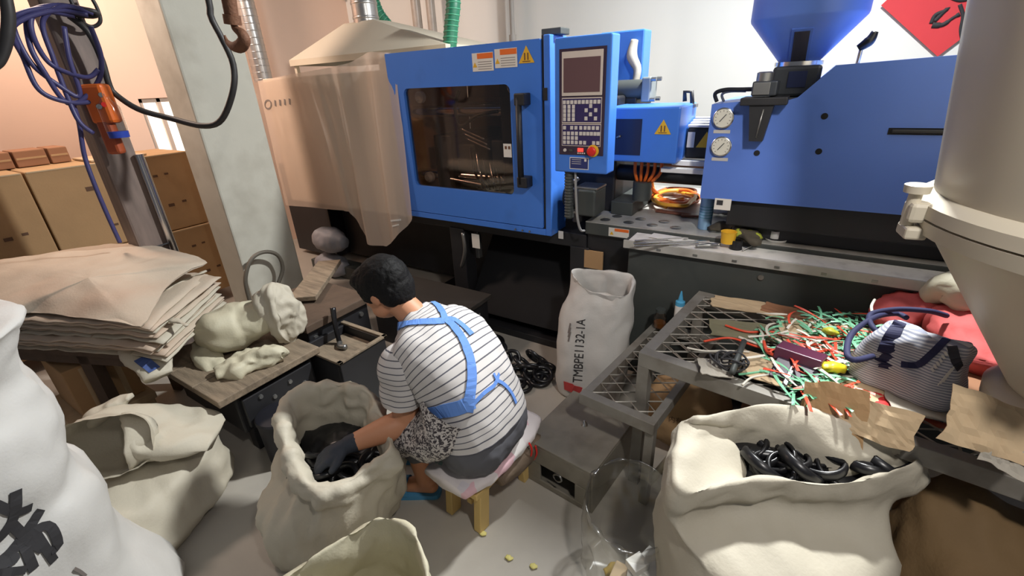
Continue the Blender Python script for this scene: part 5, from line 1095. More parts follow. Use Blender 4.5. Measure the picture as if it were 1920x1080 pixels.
# red cloths
REDC = M('red_cloth', C(196, 86, 84), .8, var=.12, scale=8, bump=.1)
rc_ = tube_bag('red_cloth', [lay((1650, 600), TZ + .06), lay((1720, 580), TZ + .08), lay((1790, 590), TZ + .09), lay((1830, 640), TZ + .07), lay((1835, 690), TZ + .06)], [.05, .10, .12, .11, .06], [.03, .06, .075, .06, .03], REDC, n=44, rows=30, amp=.02, crease=.03, scale=7, cscale=9, seed=41, cap1=True); tag(rc_, 'red cloth bundled behind the striped handbag', 'cloth')
rc3 = tube_bag('red_cloth', [lay((1570, 730), TZ + .01), lay((1600, 745), TZ + .012), lay((1640, 750), TZ + .012), lay((1665, 745), TZ + .008)], [.03, .06, .05, .02], [.008, .016, .014, .006], M('bright_red_cloth', C(200, 46, 44), .7, var=.1), n=36, rows=20, amp=.008, crease=.016, scale=12, cscale=14, seed=42, cap1=True); tag(rc3, 'small bright red cloth under the front of the handbag', 'cloth')
wc = tube_bag('white_cloth', [P(1740, 555, Y=2.12), P(1775, 535, Y=2.10), P(1800, 545, Y=2.08), P(1820, 580, Y=2.05)], [.04, .07, .07, .04], [.03, .05, .05, .03], SACK_Y, n=36, rows=20, amp=.01, crease=.02, seed=43, cap1=True); tag(wc, 'pale rag standing behind the red cloth by the dryer', 'cloth')
rstk = tube('red_stick', [lay((1680, 765), -.02 + TZ - .03), lay((1740, 790), TZ - .06), lay((1800, 808), TZ - .08)], .010, M('orange_red_plastic', C(196, 84, 50), .5), None, straight=True); tag(rstk, 'orange red plastic strip along the table front below the handbag', 'strip')
# handbag
hb = thing('striped_handbag', lay((1710, 720)), 'grey striped handbag with navy handles on the table', 'handbag')
NAVYC = M('navy_cloth', C(38, 40, 78), .75, var=.1)
GSTR = stripes('fine_grey_stripes', (C(206, 206, 212), C(146, 150, 166)), .0075, .5, 'V')
b0, b1 = lay((1600, 712), TZ + .02), lay((1745, 772), TZ + .02); bd = (b1 - b0); bl_ = bd.length; bd.normalize(); bn = Vector((-bd.y, bd.x, 0)); bo = (b0 + b1) / 2 + bn * .075
def bagring(z, L_, W_, sh=0.0): return [bo + bd * (x * L_ + sh) + bn * (y * W_) + Vector((0, 0, z)) for x, y in [(math.copysign(abs(math.cos(t)) ** .45, math.cos(t)), math.copysign(abs(math.sin(t)) ** .45, math.sin(t))) for t in [k * 2 * math.pi / 28 for k in range(28)]]]
vs, fs = loft_geo([bagring(.0, .125, .075), bagring(.02, .135, .085), bagring(.08, .13, .082), bagring(.14, .115, .065, .008), bagring(.18, .10, .045, .02), bagring(.20, .085, .02, .028)], 72, 6, True, True)
vs = crumple(vs, fs, .012, 9, .014, 10, 7); SURF['bag'] = BVHTree.FromPolygons(vs, fs)
obj('bag_body', vs, fs, GSTR, hb, True, uvs=[((v - bo).dot(bd), v.z) for v in vs])
ribbon('zip_band', SURF['bag'], [(1690, 683), (1720, 684), (1745, 665), (1780, 630), (1790, 612)], .018, NAVYC, hb, lift=.003)
ribbon('side_panel', SURF['bag'], [(1690, 600), (1668, 640), (1655, 690)], (.03, .05), NAVYC, hb, lift=.002)
for k in range(7): ribbon('bag_letter', SURF['bag'], [(1746 + k * 5, 690 - k * 6), (1751 + k * 5, 697 - k * 6)], .006, STICK, hb, lift=.003, n=4)
for k in range(3): ribbon('bag_print_line', SURF['bag'], [(1758 + 5 * k, 722 - 3 * k), (1784 + 4 * k, 690 - 3 * k)], .0025, STICK, hb, lift=.003, n=8)
for pts in ([(1678, 640), (1640, 618), (1632, 590), (1680, 580), (1740, 583), (1775, 592)], [(1636, 668), (1600, 675), (1588, 660), (1598, 625), (1640, 595), (1680, 588), (1700, 596)]):
    tube('handle', [lay(q, TZ + (.17 if 0 < k < 5 else .14)) for k, q in enumerate(pts)], .009, NAVYC, hb, 50, 8)
ribbon('side_loop', SURF['bag'], [(1785, 650), (1792, 675), (1798, 690)], .022, M('black_web', C(44, 44, 52), .7), hb, lift=.004)
# bottles behind the table on the step
gb = thing('glue_bottle', P(1275, 600, Y=2.06), 'blue pointed glue bottle behind the mesh table', 'bottle'); q = P(1275, 572, Y=2.06); BLG = M('blue_bottle', C(78, 160, 204), .35)
lathe('bottle_body', (q.x, q.y, SZ + .005), (0, 0, 1), [(0, .018), (.01, .022), (q.z - SZ - .005, .022)], WHITE, gb, 18); lathe('bottle_shoulder', (q.x, q.y, q.z), (0, 0, 1), [(0, .0222), (.02, .022), (.026, .012), (.07, .004), (.075, .002)], BLG, gb, 18)
gj = thing('glass_jar', P(1235, 600, Y=2.0), 'small dark glass jar with brown liquid on the mesh step', 'jar'); q = P(1236, 612, Z=SZ + .004)
lathe('jar_glass', (q.x, q.y, SZ + .003), (0, 0, 1), [(0, .03), (.005, .033), (.06, .033), (.075, .022), (.085, .022)], glass('jar_glass', (.75, .7, .65, 1), .2, .08), gj, 20); lathe('jar_liquid', (q.x, q.y, SZ + .006), (0, 0, 1), [(0, .028), (.025, .029)], M('amber_liquid', C(130, 84, 44), .2), gj, 20); lathe('jar_lid', (q.x, q.y, SZ + .087), (0, 0, 1), [(0, .024), (.016, .024)], DARK, gj, 18)

# ================================================================ ON THE MACHINE BED
BZ = .863
oc = thing('orange_cable', P(1265, 375, Z=BZ), 'tangled coil of orange and yellow cable on the machine bed', 'cable'); random.seed(3)
YC = M('yellow_cable', C(236, 170, 60), .4, var=.08)
for i in range(9):
    ccx, ccy = 1268 + random.uniform(-6, 6), 368 + random.uniform(-3, 6); a0 = random.uniform(0, 6); pts = []
    for k in range(10):
        t = a0 + k * 2 * math.pi / 9.5; pts.append(P(ccx + (40 + random.uniform(-8, 5)) * math.cos(t), ccy + (13 + random.uniform(-4, 4)) * math.sin(t), Z=BZ + .012 + .006 * i))
    tube('cable_turn', pts, .011, ORANGE if i % 4 else YC, oc, 60, 8)
tube('cable_turn', [P(1222, 335, Y=2.75), P(1224, 352, Y=2.8), P(1232, 372, Y=2.8), P(1250, 380, Z=BZ + .03), P(1280, 372, Z=BZ + .04)], .011, YC, oc, 40, 8)
tube('cable_turn', [P(1212, 310, Y=2.62), P(1214, 330, Y=2.66), P(1222, 352, Y=2.7), P(1240, 368, Z=BZ + .03)], .010, ORANGE, oc, 40, 8)
sc = thing('spray_can', P(1322, 425, Z=BZ), 'pale blue spray can standing on the machine bed', 'can'); q = P(1320, 428, Z=BZ); SCM = M('pale_blue_can', C(150, 190, 226), .3, metal=.3, var=.05)
lathe('can_body', (q.x, q.y, BZ), (0, 0, 1), [(0, .031), (.004, .033), (.165, .033), (.172, .029), (.176, .026)], SCM, sc, 26); lathe('can_cap', (q.x, q.y, BZ + .176), (0, 0, 1), [(0, .027), (.035, .026), (.04, .018)], WHITE, sc, 24)
for k in range(5): lathe('can_print', (q.x, q.y, BZ + .06 + k * .014), (0, 0, 1), [(0, .0333), (.004, .0333)], M('teal_print', C(84, 150, 180), .4), sc, 26, caps=False)
TZ2 = .839
yc = thing('yellow_cup', P(1372, 455, Z=TZ2), 'yellow plastic cup on the machine tray', 'cup'); q = P(1364, 455, Z=BZ); lathe('cup_wall', (q.x, q.y, BZ), (0, 0, 1), [(0, .030), (.05, .034), (.055, .036), (.055, .031), (.006, .027)], YELLOW, yc, 22)
bk = thing('threaded_plug', P(1379, 460, Z=TZ2), 'black threaded plug on the machine tray', 'plug'); q = P(1379, 466, Z=TZ2); lathe('cap_wall', (q.x, q.y, TZ2), (0, 0, 1), [(0, .029), (.03, .026), (.034, .027), (.042, .026), (.042, .02), (.01, .02)], RUBBER, bk, 20)
lr = tube_bag('green_rag', [P(1380, 437, Z=BZ + .03), P(1405, 440, Z=BZ + .025), P(1425, 447, Z=BZ + .02)], [.02, .04, .02], [.014, .022, .01], M('lime_rag', C(168, 176, 60), .7, var=.2), n=28, rows=16, amp=.008, crease=.014, scale=16, cscale=18, cap1=True, seed=51); tag(lr, 'lime green rag behind the black plug', 'rag')
dr = tube_bag('dark_rag', [P(1330, 428, Z=BZ + .02), P(1380, 425, Z=BZ + .03), P(1410, 450, Z=BZ + .02), P(1425, 455, Z=BZ + .015)], [.03, .05, .05, .02], [.014, .02, .022, .01], M('oily_rag', C(76, 70, 58), .8, var=.3), n=28, rows=20, amp=.012, crease=.02, scale=14, cscale=16, cap1=True, seed=52); tag(dr, 'oily dark rag on the machine bed', 'rag')
for i, (a, b_, m_, lab) in enumerate(((1445, 438, WHITE, 'taller white plastic ring behind the dish on the tray'), (1452, 446, WHITE, 'shorter white plastic ring on the dish'))):
    t = thing('white_ring', P(a, b_, Z=TZ2), lab, 'ring'); q = P(a, b_, Z=BZ + .012); lathe('ring_wall', q, (0, 0, 1), [(0, .022), (.045 - .01 * i, .022), (.045 - .01 * i, .017), (.004, .017)], m_, t, 20)
ds = thing('white_dish', P(1455, 452, Z=TZ2), 'round white plastic dish on the machine tray', 'dish'); q = P(1455, 450, Z=BZ); lathe('dish_wall', q, (0, 0, 1), [(0, .045), (.010, .05), (.010, .046), (.003, .042)], WHITE, ds, 26)
d2 = thing('plastic_disc', P(1525, 443, Z=BZ), 'thin white disc lying right of the dish on the bed', 'disc'); q = P(1525, 443, Z=BZ); lathe('lid_wall', q, (0, 0, 1), [(0, .036), (.008, .037), (.009, .034)], WHITE, d2, 24)
d3 = thing('rubber_disc', P(1570, 443, Z=BZ), 'black disc lying on the bed before the injection unit', 'disc'); q = P(1570, 442, Z=BZ); lathe('lid_wall', q, (0, 0, 1), [(0, .030), (.010, .030), (.011, .026)], RUBBER, d3, 24)
for i, (a, b_, c_, d_, lab) in enumerate(((1190, 452, 1290, 446, 'upper long steel strip on the machine tray'), (1188, 457, 1330, 452, 'middle long steel strip on the machine tray'), (1190, 462, 1310, 456, 'lower long steel strip on the machine tray'))):
    p, q = P(a, b_, Z=TZ2 + .008), P(c_, d_, Z=TZ2 + .008); dd_ = q - p; o = cbox('steel_strip', (p + q) / 2, (dd_.length, .012, .008), CHROME, None, Matrix.Rotation(math.atan2(dd_.y, dd_.x), 3, 'Z'), .002); tag(o, lab, 'strip', 'steel strips on the tray')
fl_ = tube('steel_file', [P(1305, 462, Z=TZ2 + .012), P(1330, 460, Z=TZ2 + .014), P(1350, 459, Z=TZ2 + .026)], [.008, .012, .008], STEEL, None, 14, 8); tag(fl_, 'flat steel tool beside the yellow cup', 'tool')
rod = tube('thin_rod', [P(1392, 470, Z=TZ2 + .006), P(1430, 450, Z=TZ2 + .03)], .003, STEEL, None, straight=True, seg=6); tag(rod, 'thin wire rod leaning by the white dish', 'rod')
pap = cbox('paper_sheet', P(1250, 445, Z=TZ2 + .006), (.16, .07, .003), WHITE, None, rotm(rz=-4), 0); tag(pap, 'white paper under the steel strips', 'paper')
for i, (a, b_, s_, rz, lab) in enumerate(((1262, 399, (.20, .03, .012), -6, 'brown wooden stick lying on the bed before the orange cable'), (1295, 405, (.10, .02, .012), 10, 'short brown stick lying beside the spray can'))):
    o = cbox('brown_stick', P(a, b_, Z=BZ + .008), s_, M('red_brown_wood', C(122, 74, 58), .6), None, rotm(rz=rz), .003); tag(o, lab, 'stick')
hm = tube_bag('white_rag', [P(1340, 398, Z=BZ + .02), P(1370, 393, Z=BZ + .03), P(1405, 395, Z=BZ + .02)], [.03, .05, .03], [.012, .02, .01], SACK_W, n=28, rows=16, amp=.01, crease=.016, scale=14, cscale=16, cap1=True, seed=53); tag(hm, 'white crumpled rag below the injection unit corner', 'rag')
tc_ = cbox('tan_cardboard', P(1113, 487, Y=YF + .045), (.115, .012, .11), CARD, None, None, .002); tag(tc_, 'tan cardboard square stuck on the dark cabinet behind the lettered sack', 'cardboard')

# ================================================================ DRYER ON THE RIGHT
rr_ = ray(1757, 335); dr2 = Vector((rr_.x, rr_.y)).normalized(); RD = .42; side = Vector((dr2.y, -dr2.x)); ax2 = dr2 * 1.62 + side * RD; DXc, DYc = ax2.x, ax2.y
dry = thing('hopper_dryer', (DXc, DYc, 0), 'tall beige hopper dryer with bolted flange at the right edge', 'dryer')
zf = EYE.z + (ray(1705, 380) / Vector((ray(1705, 380).x, ray(1705, 380).y)).length * 1.62).z; zl = EYE.z + (ray(1815, 655) / Vector((ray(1815, 655).x, ray(1815, 655).y)).length * 1.75).z
lathe('upper_drum', (DXc, DYc, zf + .03), (0, 0, 1), [(0, RD), (.5, RD + .06), (1.3, RD + .16)], BEIGE, dry, 56)
lathe('upper_flange', (DXc, DYc, zf + .004), (0, 0, 1), [(0, RD + .035), (.03, RD + .035), (.045, RD + .015), (.05, RD)], BEIGE, dry, 56); lathe('lower_flange', (DXc, DYc, zf - .045), (0, 0, 1), [(0, RD), (.01, RD + .03), (.044, RD + .035)], BEIGE, dry, 56)
lathe('cone', (DXc, DYc, zl), (0, 0, 1), [(0, .15), (zf - zl - .04, RD - .005)], BEIGE, dry, 56)
lathe('outlet_flange', (DXc, DYc, zl - .06), (0, 0, 1), [(0, .185), (.04, .19), (.055, .175), (.06, .151)], BEIGE, dry, 48)
lathe('outlet_collar', (DXc, DYc, TZ + .004), (0, 0, 1), [(0, .13), (zl - .06 - TZ, .13)], M('grey_cast', C(140, 146, 142)), dry, 40)
a_ = math.atan2(-dr2.y * .35 - side.y, -dr2.x * .35 - side.x)
for k in range(6):
    an = a_ + k * math.pi / 3; q = Vector((DXc + (RD + .04) * math.cos(an), DYc + (RD + .04) * math.sin(an), zf)); r9 = Matrix.Rotation(an, 3, 'Z'); cl = bpy.data.objects.new('clamp', None); put(cl, q, dry)
    cbox('clamp_block', q + Vector((0, 0, .015)), (.05, .06, .05), BEIGE, cl, r9, .010); cbox('clamp_lug', q + Vector((0, 0, -.035)), (.045, .07, .03), BEIGE, cl, r9, .006); cyl('clamp_bolt', q + r9 @ Vector((.015, 0, -.02)), q + r9 @ Vector((.015, 0, .07)), .014, BEIGE, cl, seg=12); lathe('clamp_knob', q + r9 @ Vector((.015, 0, .06)), (0, 0, 1), [(0, .026), (.018, .028), (.02, .024)], BEIGE, cl, 14)
wdr = thing('hose_fitting', (DXc - .08, DYc - .22, TZ), 'grey outlet fitting with a round port under the dryer', 'fitting')
box('fitting_body', (DXc - .10, DYc - .24, TZ + .004), (DXc + .10, DYc - .14, TZ + .08), M('grey_cast', C(140, 146, 142)), wdr, .012); cyl('fitting_port', (DXc, DYc - .25, TZ + .04), (DXc, DYc - .24, TZ + .04), .028, BLACK, wdr)

# ================================================================ STOOL
stl = thing('low_stool', (-.83, 1.05, 0), 'low wooden stool with yellow legs under the seated person', 'stool')
ca, cb, cc_ = P(822, 885, Z=.27), P(890, 915, Z=.27), P(1000, 800, Z=.27); sv = (cc_ - cb); sl_ = sv.length; sv.normalize(); sw = Vector((-sv.y, sv.x, 0)); so = (cb + cc_) / 2 + sw * .10; sr = Matrix.Rotation(math.atan2(sv.y, sv.x), 3, 'Z')
cbox('seat_board', so + Vector((0, 0, .0)) - Vector((0, 0, .27)) + Vector((0, 0, .215)), (sl_ + .0, .21, .03), WOOD_Y, stl, sr, .005)
for x in (-1, 1):
    for y in (-1, 1): cbox('leg', so + sr @ Vector((x * (sl_ / 2 - .05), y * .075, 0)) + Vector((0, 0, -.27 + .10)), (.055, .035, .20), WOOD_Y, stl, sr @ rotm(ry=-6 * x), .004)
cbox('stretcher', so + Vector((0, 0, -.27 + .08)), (sl_ - .12, .025, .03), WOOD_Y, stl, sr, .003)
cu = thing('seat_cushion', so + Vector((0, 0, -.04)), 'pale patchwork cushion tied onto the low stool', 'cushion')
PATCH = bpy.data.materials.new('patchwork_cloth'); PATCH.use_nodes = True; nt = PATCH.node_tree; N = nt.nodes; L = nt.links
tc0 = N.new('ShaderNodeTexCoord'); vo = N.new('ShaderNodeTexVoronoi'); vo.inputs['Scale'].default_value = 11; vo.distance = 'CHEBYCHEV'; vo.inputs['Randomness'].default_value = .5; L.new(tc0.outputs['Object'], vo.inputs['Vector'])
rmp = N.new('ShaderNodeValToRGB'); rmp.color_ramp.interpolation = 'CONSTANT'; e0 = rmp.color_ramp.elements; e0[0].color = C(214, 206, 206); e0[1].position = .45; e0[1].color = C(206, 200, 206)
for ps, cl_ in ((.58, C(216, 178, 186)), (.72, C(168, 196, 188)), (.86, C(222, 218, 216))): q = e0.new(ps); q.color = cl_
L.new(vo.outputs['Color'], rmp.inputs[0]); L.new(rmp.outputs[0], N['Principled BSDF'].inputs['Base Color']); N['Principled BSDF'].inputs['Roughness'].default_value = .9
tube_bag('cushion_body', [so + sv * t + Vector((0, 0, -.27 + .272)) for t in (-sl_ / 2 - .05, -sl_ / 2 - .02, -.05, .05, sl_ / 2 + .02, sl_ / 2 + .05)], [.105, .14, .145, .145, .14, .11], [.024, .036, .036, .036, .036, .026], PATCH, cu, n=44, rows=30, amp=.006, crease=.010, scale=9, cscale=12, seed=61, cap1=True, sq=3)
tube('red_tie', [so + sv * .10 + sw * -.13 + Vector((0, 0, -.27 + z)) + sw * o_ for z, o_ in ((.30, .06), (.27, -.012), (.22, -.02), (.18, .0))], .004, RED, cu, 20, 6)
tube('red_tie', [so + sv * .13 + sw * -.13 + Vector((0, 0, -.27 + z)) + sw * o_ for z, o_ in ((.24, -.02), (.20, -.025), (.16, -.01))], .004, RED, cu, 20, 6)
fur = tube_bag('hide_wrap', [so + sv * t - sw * .10 + Vector((0, 0, -.27 + .19)) for t in (-.06, .0, .10, sl_ / 2 + .02)], [.03, .05, .055, .04], [.025, .045, .045, .035], M('brown_hide', C(112, 96, 80), .8, var=.3, scale=14, bump=.3), n=30, rows=20, amp=.01, crease=.016, seed=62, cap1=True); tag(fur, 'brown wrapped roll tied under the cushion of the stool', 'wrap')

# ================================================================ PERSON
person = thing('person', (-.95, 1.05, 0), 'person in striped shirt and blue apron seated bent over the open sack', 'person')
SKIN = M('skin', C(196, 138, 104), .55, var=.06, scale=8)
HAIR = M('black_hair', C(14, 13, 14), .7, var=.4, scale=40, bump=.5, bscale=60, spec=.25)
PANTS = M('dark_grey_trousers', C(88, 88, 94), .8, var=.12, scale=10)
V = Vector
HIP = V((-.865, 1.06, .41)); NECK = V((-1.165, 1.075, .80)); HEAD = V((-1.275, 1.05, .905))
fwd = V((-.84, -.12, -.44)).normalized(); hside = fwd.cross(V((0, 0, 1))).normalized(); hup = hside.cross(fwd).normalized(); HR = Matrix((fwd, -hside, hup)).transposed()   # head axes: x face, y left, z crown
def hd(x, y, z): return HEAD + HR @ V((x, y, z))
LSH, LEL, LWR = V((-1.10, .925, .71)), V((-1.085, .895, .462)), P(655, 833, Z=.445)
RSH, REL, RWR = V((-1.12, 1.245, .715)), V((-1.15, 1.25, .48)), V((-1.22, 1.12, .44))
LHIP, LKN, LAN = V((-.86, .97, .40)), V((-1.13, .955, .40)), V((-1.125, .96, .085))
RHIP, RKN, RAN = V((-.86, 1.14, .40)), V((-1.20, 1.16, .42)), V((-1.22, 1.13, .085))
def hand(wr, d, palm_n, curl=.5):
    """palm and five fingers from the wrist"""
    d = d.normalized(); s_ = palm_n.cross(d).normalized(); n_ = palm_n.normalized(); out = [(wr, wr + d * .05, .024, .026)]
    for k in range(-2, 3): out.append((wr + d * .03 + s_ * .009 * k, wr + d * .085 + s_ * .0135 * k, .016, .013))
    for k, L_ in ((-1.5, .062), (-.5, .074), (.5, .070), (1.5, .054)):
        b_ = wr + d * .088 + s_ * .019 * k; a1 = b_ + (d * math.cos(curl * .5) + n_ * math.sin(curl * .5)) * L_ * .45; a2 = a1 + (d * math.cos(curl * 1.3) + n_ * math.sin(curl * 1.3)) * L_ * .32; a3 = a2 + (d * math.cos(curl * 2) + n_ * math.sin(curl * 2)) * L_ * .25
        out += [(b_, a1, .0095, .0088), (a1, a2, .0088, .008), (a2, a3, .008, .0068)]
    b_ = wr + d * .03 - s_ * .025; a1 = b_ + (d * .6 - s_ * .7 + n_ * .2).normalized() * .035; a2 = a1 + (d * .85 - s_ * .3 + n_ * .3).normalized() * .03; out += [(b_, a1, .012, .010), (a1, a2, .010, .008)]
    return out
hand_l = hand(LWR, (LWR - LEL).normalized() + V((-.2, -.1, -.35)), V((.1, .2, -1)), .55); hand_r = hand(RWR, V((-.8, -.3, -.5)), V((0, -.2, -1)), .5)
body = [(HIP, V((-.90, 1.06, .54)), .125, .12), (V((-.90, 1.06, .54)), V((-1.03, 1.07, .69)), .12, .115), (V((-1.03, 1.00, .68)), V((-1.03, 1.14, .68)), .10, .10), (V((-1.08, .95, .72)), V((-1.08, 1.20, .72)), .065, .065),
    (V((-1.10, 1.075, .76)), hd(-.03, 0, -.055), .058, .052),
    (HEAD, (.098, .076, .105), HR), (hd(.028, 0, -.055), (.066, .056, .060), HR), (hd(.062, 0, -.085), (.026, .030, .024), HR), (hd(.086, 0, .0), hd(.112, 0, -.032), .008, .013), (hd(.02, .048, -.062), (.04, .022, .036), HR), (hd(.02, -.048, -.062), (.04, .022, .036), HR),
    (hd(-.012, .077, -.012), (.022, .010, .034), HR), (hd(-.012, -.077, -.012), (.022, .010, .034), HR), (hd(.088, 0, -.062), (.010, .024, .007), HR), (hd(.083, .03, .016), (.012, .017, .010), HR), (hd(.083, -.03, .016), (.012, .017, .010), HR),
    (LSH, LEL, .056, .050), (LEL, LEL.lerp(LWR, .35), .050, .050), (LEL.lerp(LWR, .35), LWR, .050, .031), (RSH, REL, .052, .042), (REL, RWR, .042, .028),
    (LHIP, LKN, .082, .058), (LKN, LKN.lerp(LAN, .35), .055, .052), (LKN.lerp(LAN, .35), LAN, .052, .034), (RHIP, RKN, .082, .058), (RKN, RKN.lerp(RAN, .35), .055, .052), (RKN.lerp(RAN, .35), RAN, .052, .034)] + hand_l + hand_r
FDIR = V((-.86, -.42, 0)).normalized()
for an in (LAN, RAN):
    s_ = V((-FDIR.y, FDIR.x, 0)); body += [(an + V((0, 0, -.01)) - FDIR * .02, an + FDIR * .10 + V((0, 0, -.045)), .033, .026), (an - FDIR * .03 + V((0, 0, -.045)), an + FDIR * .1 + V((0, 0, -.05)), .027, .024)]
    for k in range(5): body.append((an + FDIR * .10 + s_ * (.026 - .013 * k) + V((0, 0, -.052)), an + FDIR * (.165 - .008 * k) + s_ * (.028 - .014 * k) + V((0, 0, -.057)), .013, .010 if k else .012))
union('body', body, SKIN, person, .0055, 5)
# hair, clothes
hair = [(hd(-.018, 0, .028), (.112, .092, .098), HR), (hd(-.055, 0, -.015), (.068, .084, .075), HR), (hd(.045, 0, .07), (.066, .078, .045), HR), (hd(.076, 0, .052), (.030, .060, .028), HR), (hd(.02, .072, .02), (.03, .018, .05), HR), (hd(.02, -.072, .02), (.03, .018, .05), HR), (hd(-.075, 0, -.06), (.032, .055, .03), HR)]
def tufts(vs, fs):
    return crumple(vs, fs, .006, 14, .004, 50, 2.0)
union('hair', hair, HAIR, person, .006, 3, tufts)
union('trousers', [(V((-.855, .985, .40)), V((-.855, 1.13, .40)), .13, .13), (HIP, V((-.90, 1.06, .50)), .135, .13), (LHIP, LKN, .102, .078), (LKN, LKN.lerp(LAN, .42), .074, .066), (RHIP, RKN, .102, .078), (RKN, RKN.lerp(RAN, .42), .074, .066)], PANTS, person, .008, 6, lambda vs, fs: crumple(vs, fs, .006, 9, .006, 14, 1.0))
SHIRT = stripes('striped_shirt_cloth', (C(196, 192, 190), C(84, 84, 94)), .0215, .16, 'V', .85)
spine = [(V((-.865, 1.06, .435)), .200, .142), (V((-.873, 1.06, .47)), .198, .143), (V((-.90, 1.06, .55)), .188, .138), (V((-.95, 1.065, .635)), .192, .136), (V((-1.02, 1.07, .70)), .200, .126), (V((-1.085, 1.073, .742)), .188, .105), (V((-1.135, 1.075, .772)), .125, .082), (V((-1.172, 1.073, .80)), .076, .066)]
def torso(name, st, mat, parent, uv0=0.0, inflate=0.0, n=80, rows=60, seed=0.0, amp=.006, crease=.009):
    path = cat([s[0] for s in st], rows); m = len(st) - 1; vs, fs, uv, L_ = [], [], [], 0.0
    lens = [0]
    for a, b_ in zip(st, st[1:]): lens.append(lens[-1] + (b_[0] - a[0]).length)
    for i, p in enumerate(path):
        if i: L_ += (p - path[i - 1]).length
        s_ = min(L_, lens[-1]); k = max(j for j in range(m) if lens[j] <= s_ + 1e-9); t = min(1, (s_ - lens[k]) / (lens[k + 1] - lens[k])); t = t * t * (3 - 2 * t) * .5 + t * .5
        a, b_ = st[k][1] + (st[k + 1][1] - st[k][1]) * t + inflate, st[k][2] + (st[k + 1][2] - st[k][2]) * t + inflate
        d = (path[min(i + 1, rows - 1)] - path[max(i - 1, 0)]).normalized(); y_ = V((0, 1, 0)); y_ = (y_ - d * y_.dot(d)).normalized(); u = y_.cross(d)
        for k2 in range(n):
            g = 2 * math.pi * k2 / n; c_, q_ = math.cos(g), math.sin(g); w_ = (abs(c_) ** 2.5 + abs(q_) ** 2.5) ** (-1 / 2.5); vs.append(p + y_ * a * c_ * w_ + u * b_ * q_ * w_); uv.append((k2 / n, uv0 + L_))
    for j in range(rows - 1):
        for k2 in range(n): fs.append((j * n + k2, (j + 1) * n + k2, (j + 1) * n + (k2 + 1) % n, j * n + (k2 + 1) % n))
    vs = crumple(vs, fs, amp, 7, crease, 9, seed); SURF[name] = BVHTree.FromPolygons(vs, fs); return obj(name, vs, fs, mat, parent, True, uvs=uv)
torso('shirt', spine, SHIRT, person, seed=3.0)
def sleeve(name, a, b_, r0, r1):
    i_ = V((-1.06, 1.075, .70)); pts = [a.lerp(i_, .28) + V((0, 0, .012)), a.lerp(b_, .10), a.lerp(b_, .32), a.lerp(b_, .66)]; st = [(pts[0], r0 * .85, r0 * .85), (pts[1], r0 * 1.0, r0 * 1.0), (pts[2], r0, r0), (pts[3], r1, r1)]
    o = torso(name, st, SHIRT, person, .011, n=56, rows=34, seed=5.0, amp=.007, crease=.010); ax = (b_ - a).normalized(); ul = o.data.uv_layers[0]
    for lp in o.data.loops: ul.data[lp.index].uv = (0, (o.data.vertices[lp.vertex_index].co + WORLD[o.name] - a).dot(ax) + .2)
    return o
sleeve('sleeve', LSH, LEL, .078, .080); sleeve('sleeve', RSH, REL, .075, .076)
GLV = M('dark_glove', C(46, 52, 64), .7, var=.2, scale=30, bump=.2)
gl = [(a, b_, r0 + .004, r1 + .004) for a, b_, r0, r1 in hand_l] + [(LEL.lerp(LWR, .80), LWR, .035, .033)]; union('glove', gl, GLV, person, .005, 3)
gl = [(a, b_, r0 + .004, r1 + .004) for a, b_, r0, r1 in hand_r] + [(REL.lerp(RWR, .80), RWR, .035, .033)]; union('glove', gl, GLV, person, .005, 3)
SLP = M('blue_slipper', C(72, 140, 184), .5, var=.1)
for an in (LAN, RAN):
    s_ = V((-FDIR.y, FDIR.x, 0)); sp2 = bpy.data.objects.new('slipper', None); put(sp2, an + V((0, 0, -.085)), person)
    sole = [an + FDIR * x + s_ * y + V((0, 0, -.085)) for x, y in ((-.065, 0), (-.055, .03), (0, .036), (.08, .044), (.15, .045), (.185, .02), (.19, -.005), (.17, -.04), (.08, -.042), (0, -.034), (-.055, -.03))]
    prism('sole', cat(sole, 40, True), (0, 0, .022), SLP, sp2)
    vs, fs = [], []
    for i in range(7):
        for k in range(15):
            g = math.pi * k / 14; c_ = an + FDIR * (.07 + .075 * i / 6); vs.append(c_ + s_ * .046 * math.cos(g) + V((0, 0, -.064 + (.058 - .014 * i / 6) * math.sin(g))))
    for i in range(6):
        for k in range(14): fs.append((i * 15 + k, i * 15 + k + 1, (i + 1) * 15 + k + 1, (i + 1) * 15 + k))
    n0 = len(vs); vs += [v + V((0, 0, .005)) + (v - an).normalized() * .003 for v in vs]; fs = [f[::-1] for f in fs] + [tuple(n0 + k for k in f) for f in fs]; obj('strap', vs, fs, SLP, sp2, True)
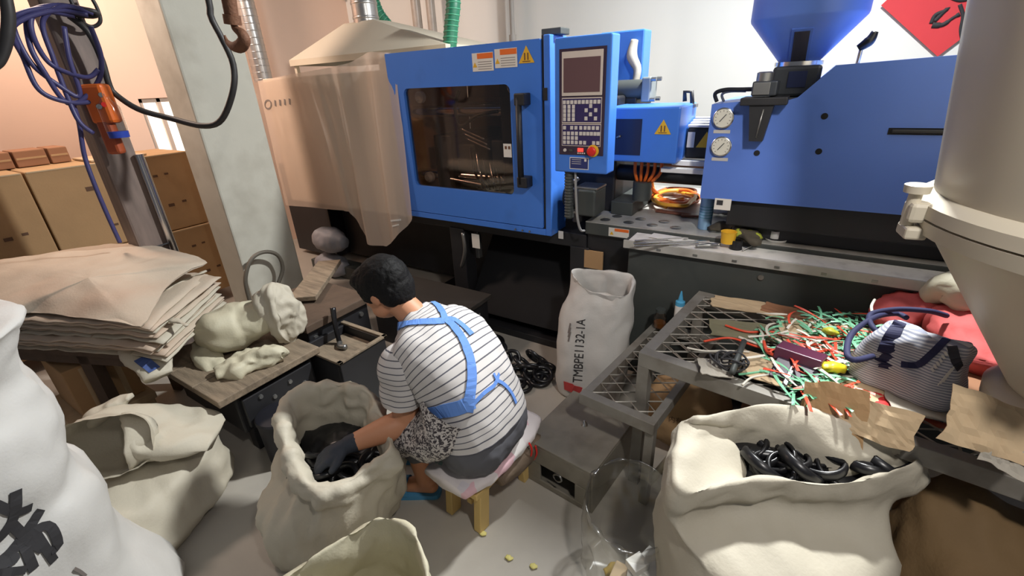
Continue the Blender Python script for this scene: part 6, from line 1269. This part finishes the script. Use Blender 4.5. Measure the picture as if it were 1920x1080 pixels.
# apron: straps on the back, waist tie, patterned skirt
APB = M('apron_blue', C(96, 138, 210), .8, var=.08, scale=12); SB = SURF['shirt']; apr = bpy.data.objects.new('apron', None); put(apr, (-1.0, 1.0, .45), person)
for pts, w_ in (([(748, 612), (775, 606), (805, 604), (832, 603)], .030), ([(800, 563), (818, 572), (830, 588), (834, 604)], .026), ([(834, 600), (850, 600), (868, 612), (884, 628)], .024), ([(832, 600), (848, 610), (866, 635), (880, 670), (884, 705), (880, 745), (876, 772)], (.028, .040)),
               ([(800, 776), (830, 770), (860, 764), (888, 752)], .05), ([(886, 758), (905, 738), (925, 722), (932, 706)], .014), ([(928, 712), (945, 722), (958, 738), (966, 756)], .014), ([(924, 700), (930, 712), (934, 700)], .010)):
    ribbon('apron_strap', SB, pts, w_, APB, apr, lift=.006, n=30)
PAT = bpy.data.materials.new('speckled_apron_cloth'); PAT.use_nodes = True; nt = PAT.node_tree; N = nt.nodes; L = nt.links; tc0 = N.new('ShaderNodeTexCoord'); nz = N.new('ShaderNodeTexNoise'); nz.inputs['Scale'].default_value = 75; nz.inputs['Detail'].default_value = 2; nz.inputs['Distortion'].default_value = 1.5
rmp = N.new('ShaderNodeValToRGB'); rmp.color_ramp.elements[0].position = .46; rmp.color_ramp.elements[0].color = C(60, 54, 60); rmp.color_ramp.elements[1].position = .54; rmp.color_ramp.elements[1].color = C(196, 190, 186); L.new(tc0.outputs['Object'], nz.inputs['Vector']); L.new(nz.outputs['Fac'], rmp.inputs[0]); L.new(rmp.outputs[0], N['Principled BSDF'].inputs['Base Color']); N['Principled BSDF'].inputs['Roughness'].default_value = .9
# skirt of the apron: a cloth over hip and thigh, from the waist to past the knee
skirt = [(V((-.92, 1.03, .51)), .205, .150), (V((-.945, 1.00, .46)), .195, .135), (V((-1.0, .97, .42)), .165, .115), (V((-1.07, .955, .395)), .14, .10), (V((-1.13, .95, .35)), .12, .085)]
vs, fs = [], []; n, rows = 48, 30; path = cat([s[0] for s in skirt], rows)
for i, p in enumerate(path):
    t = i / (rows - 1) * 4; k = min(3, int(t)); a = skirt[k][1] + (skirt[k + 1][1] - skirt[k][1]) * (t - k); b_ = skirt[k][2] + (skirt[k + 1][2] - skirt[k][2]) * (t - k)
    d = (path[min(i + 1, rows - 1)] - path[max(i - 1, 0)]).normalized(); y_ = V((0, 1, 0)); y_ = (y_ - d * y_.dot(d)).normalized(); u = y_.cross(d)
    if u.z < 0: u = -u
    for k2 in range(n):
        g = math.radians(-10) + math.radians(215) * k2 / (n - 1)
        vs.append(p - y_ * a * math.cos(g - math.radians(25)) + u * b_ * math.sin(g - math.radians(25)))
for j in range(rows - 1):
    for k2 in range(n - 1): fs.append((j * n + k2, j * n + k2 + 1, (j + 1) * n + k2 + 1, (j + 1) * n + k2))
vs = crumple(vs, fs, .006, 9, .004, 12, 4.0); obj('apron_skirt', vs, fs, PAT, apr, True)
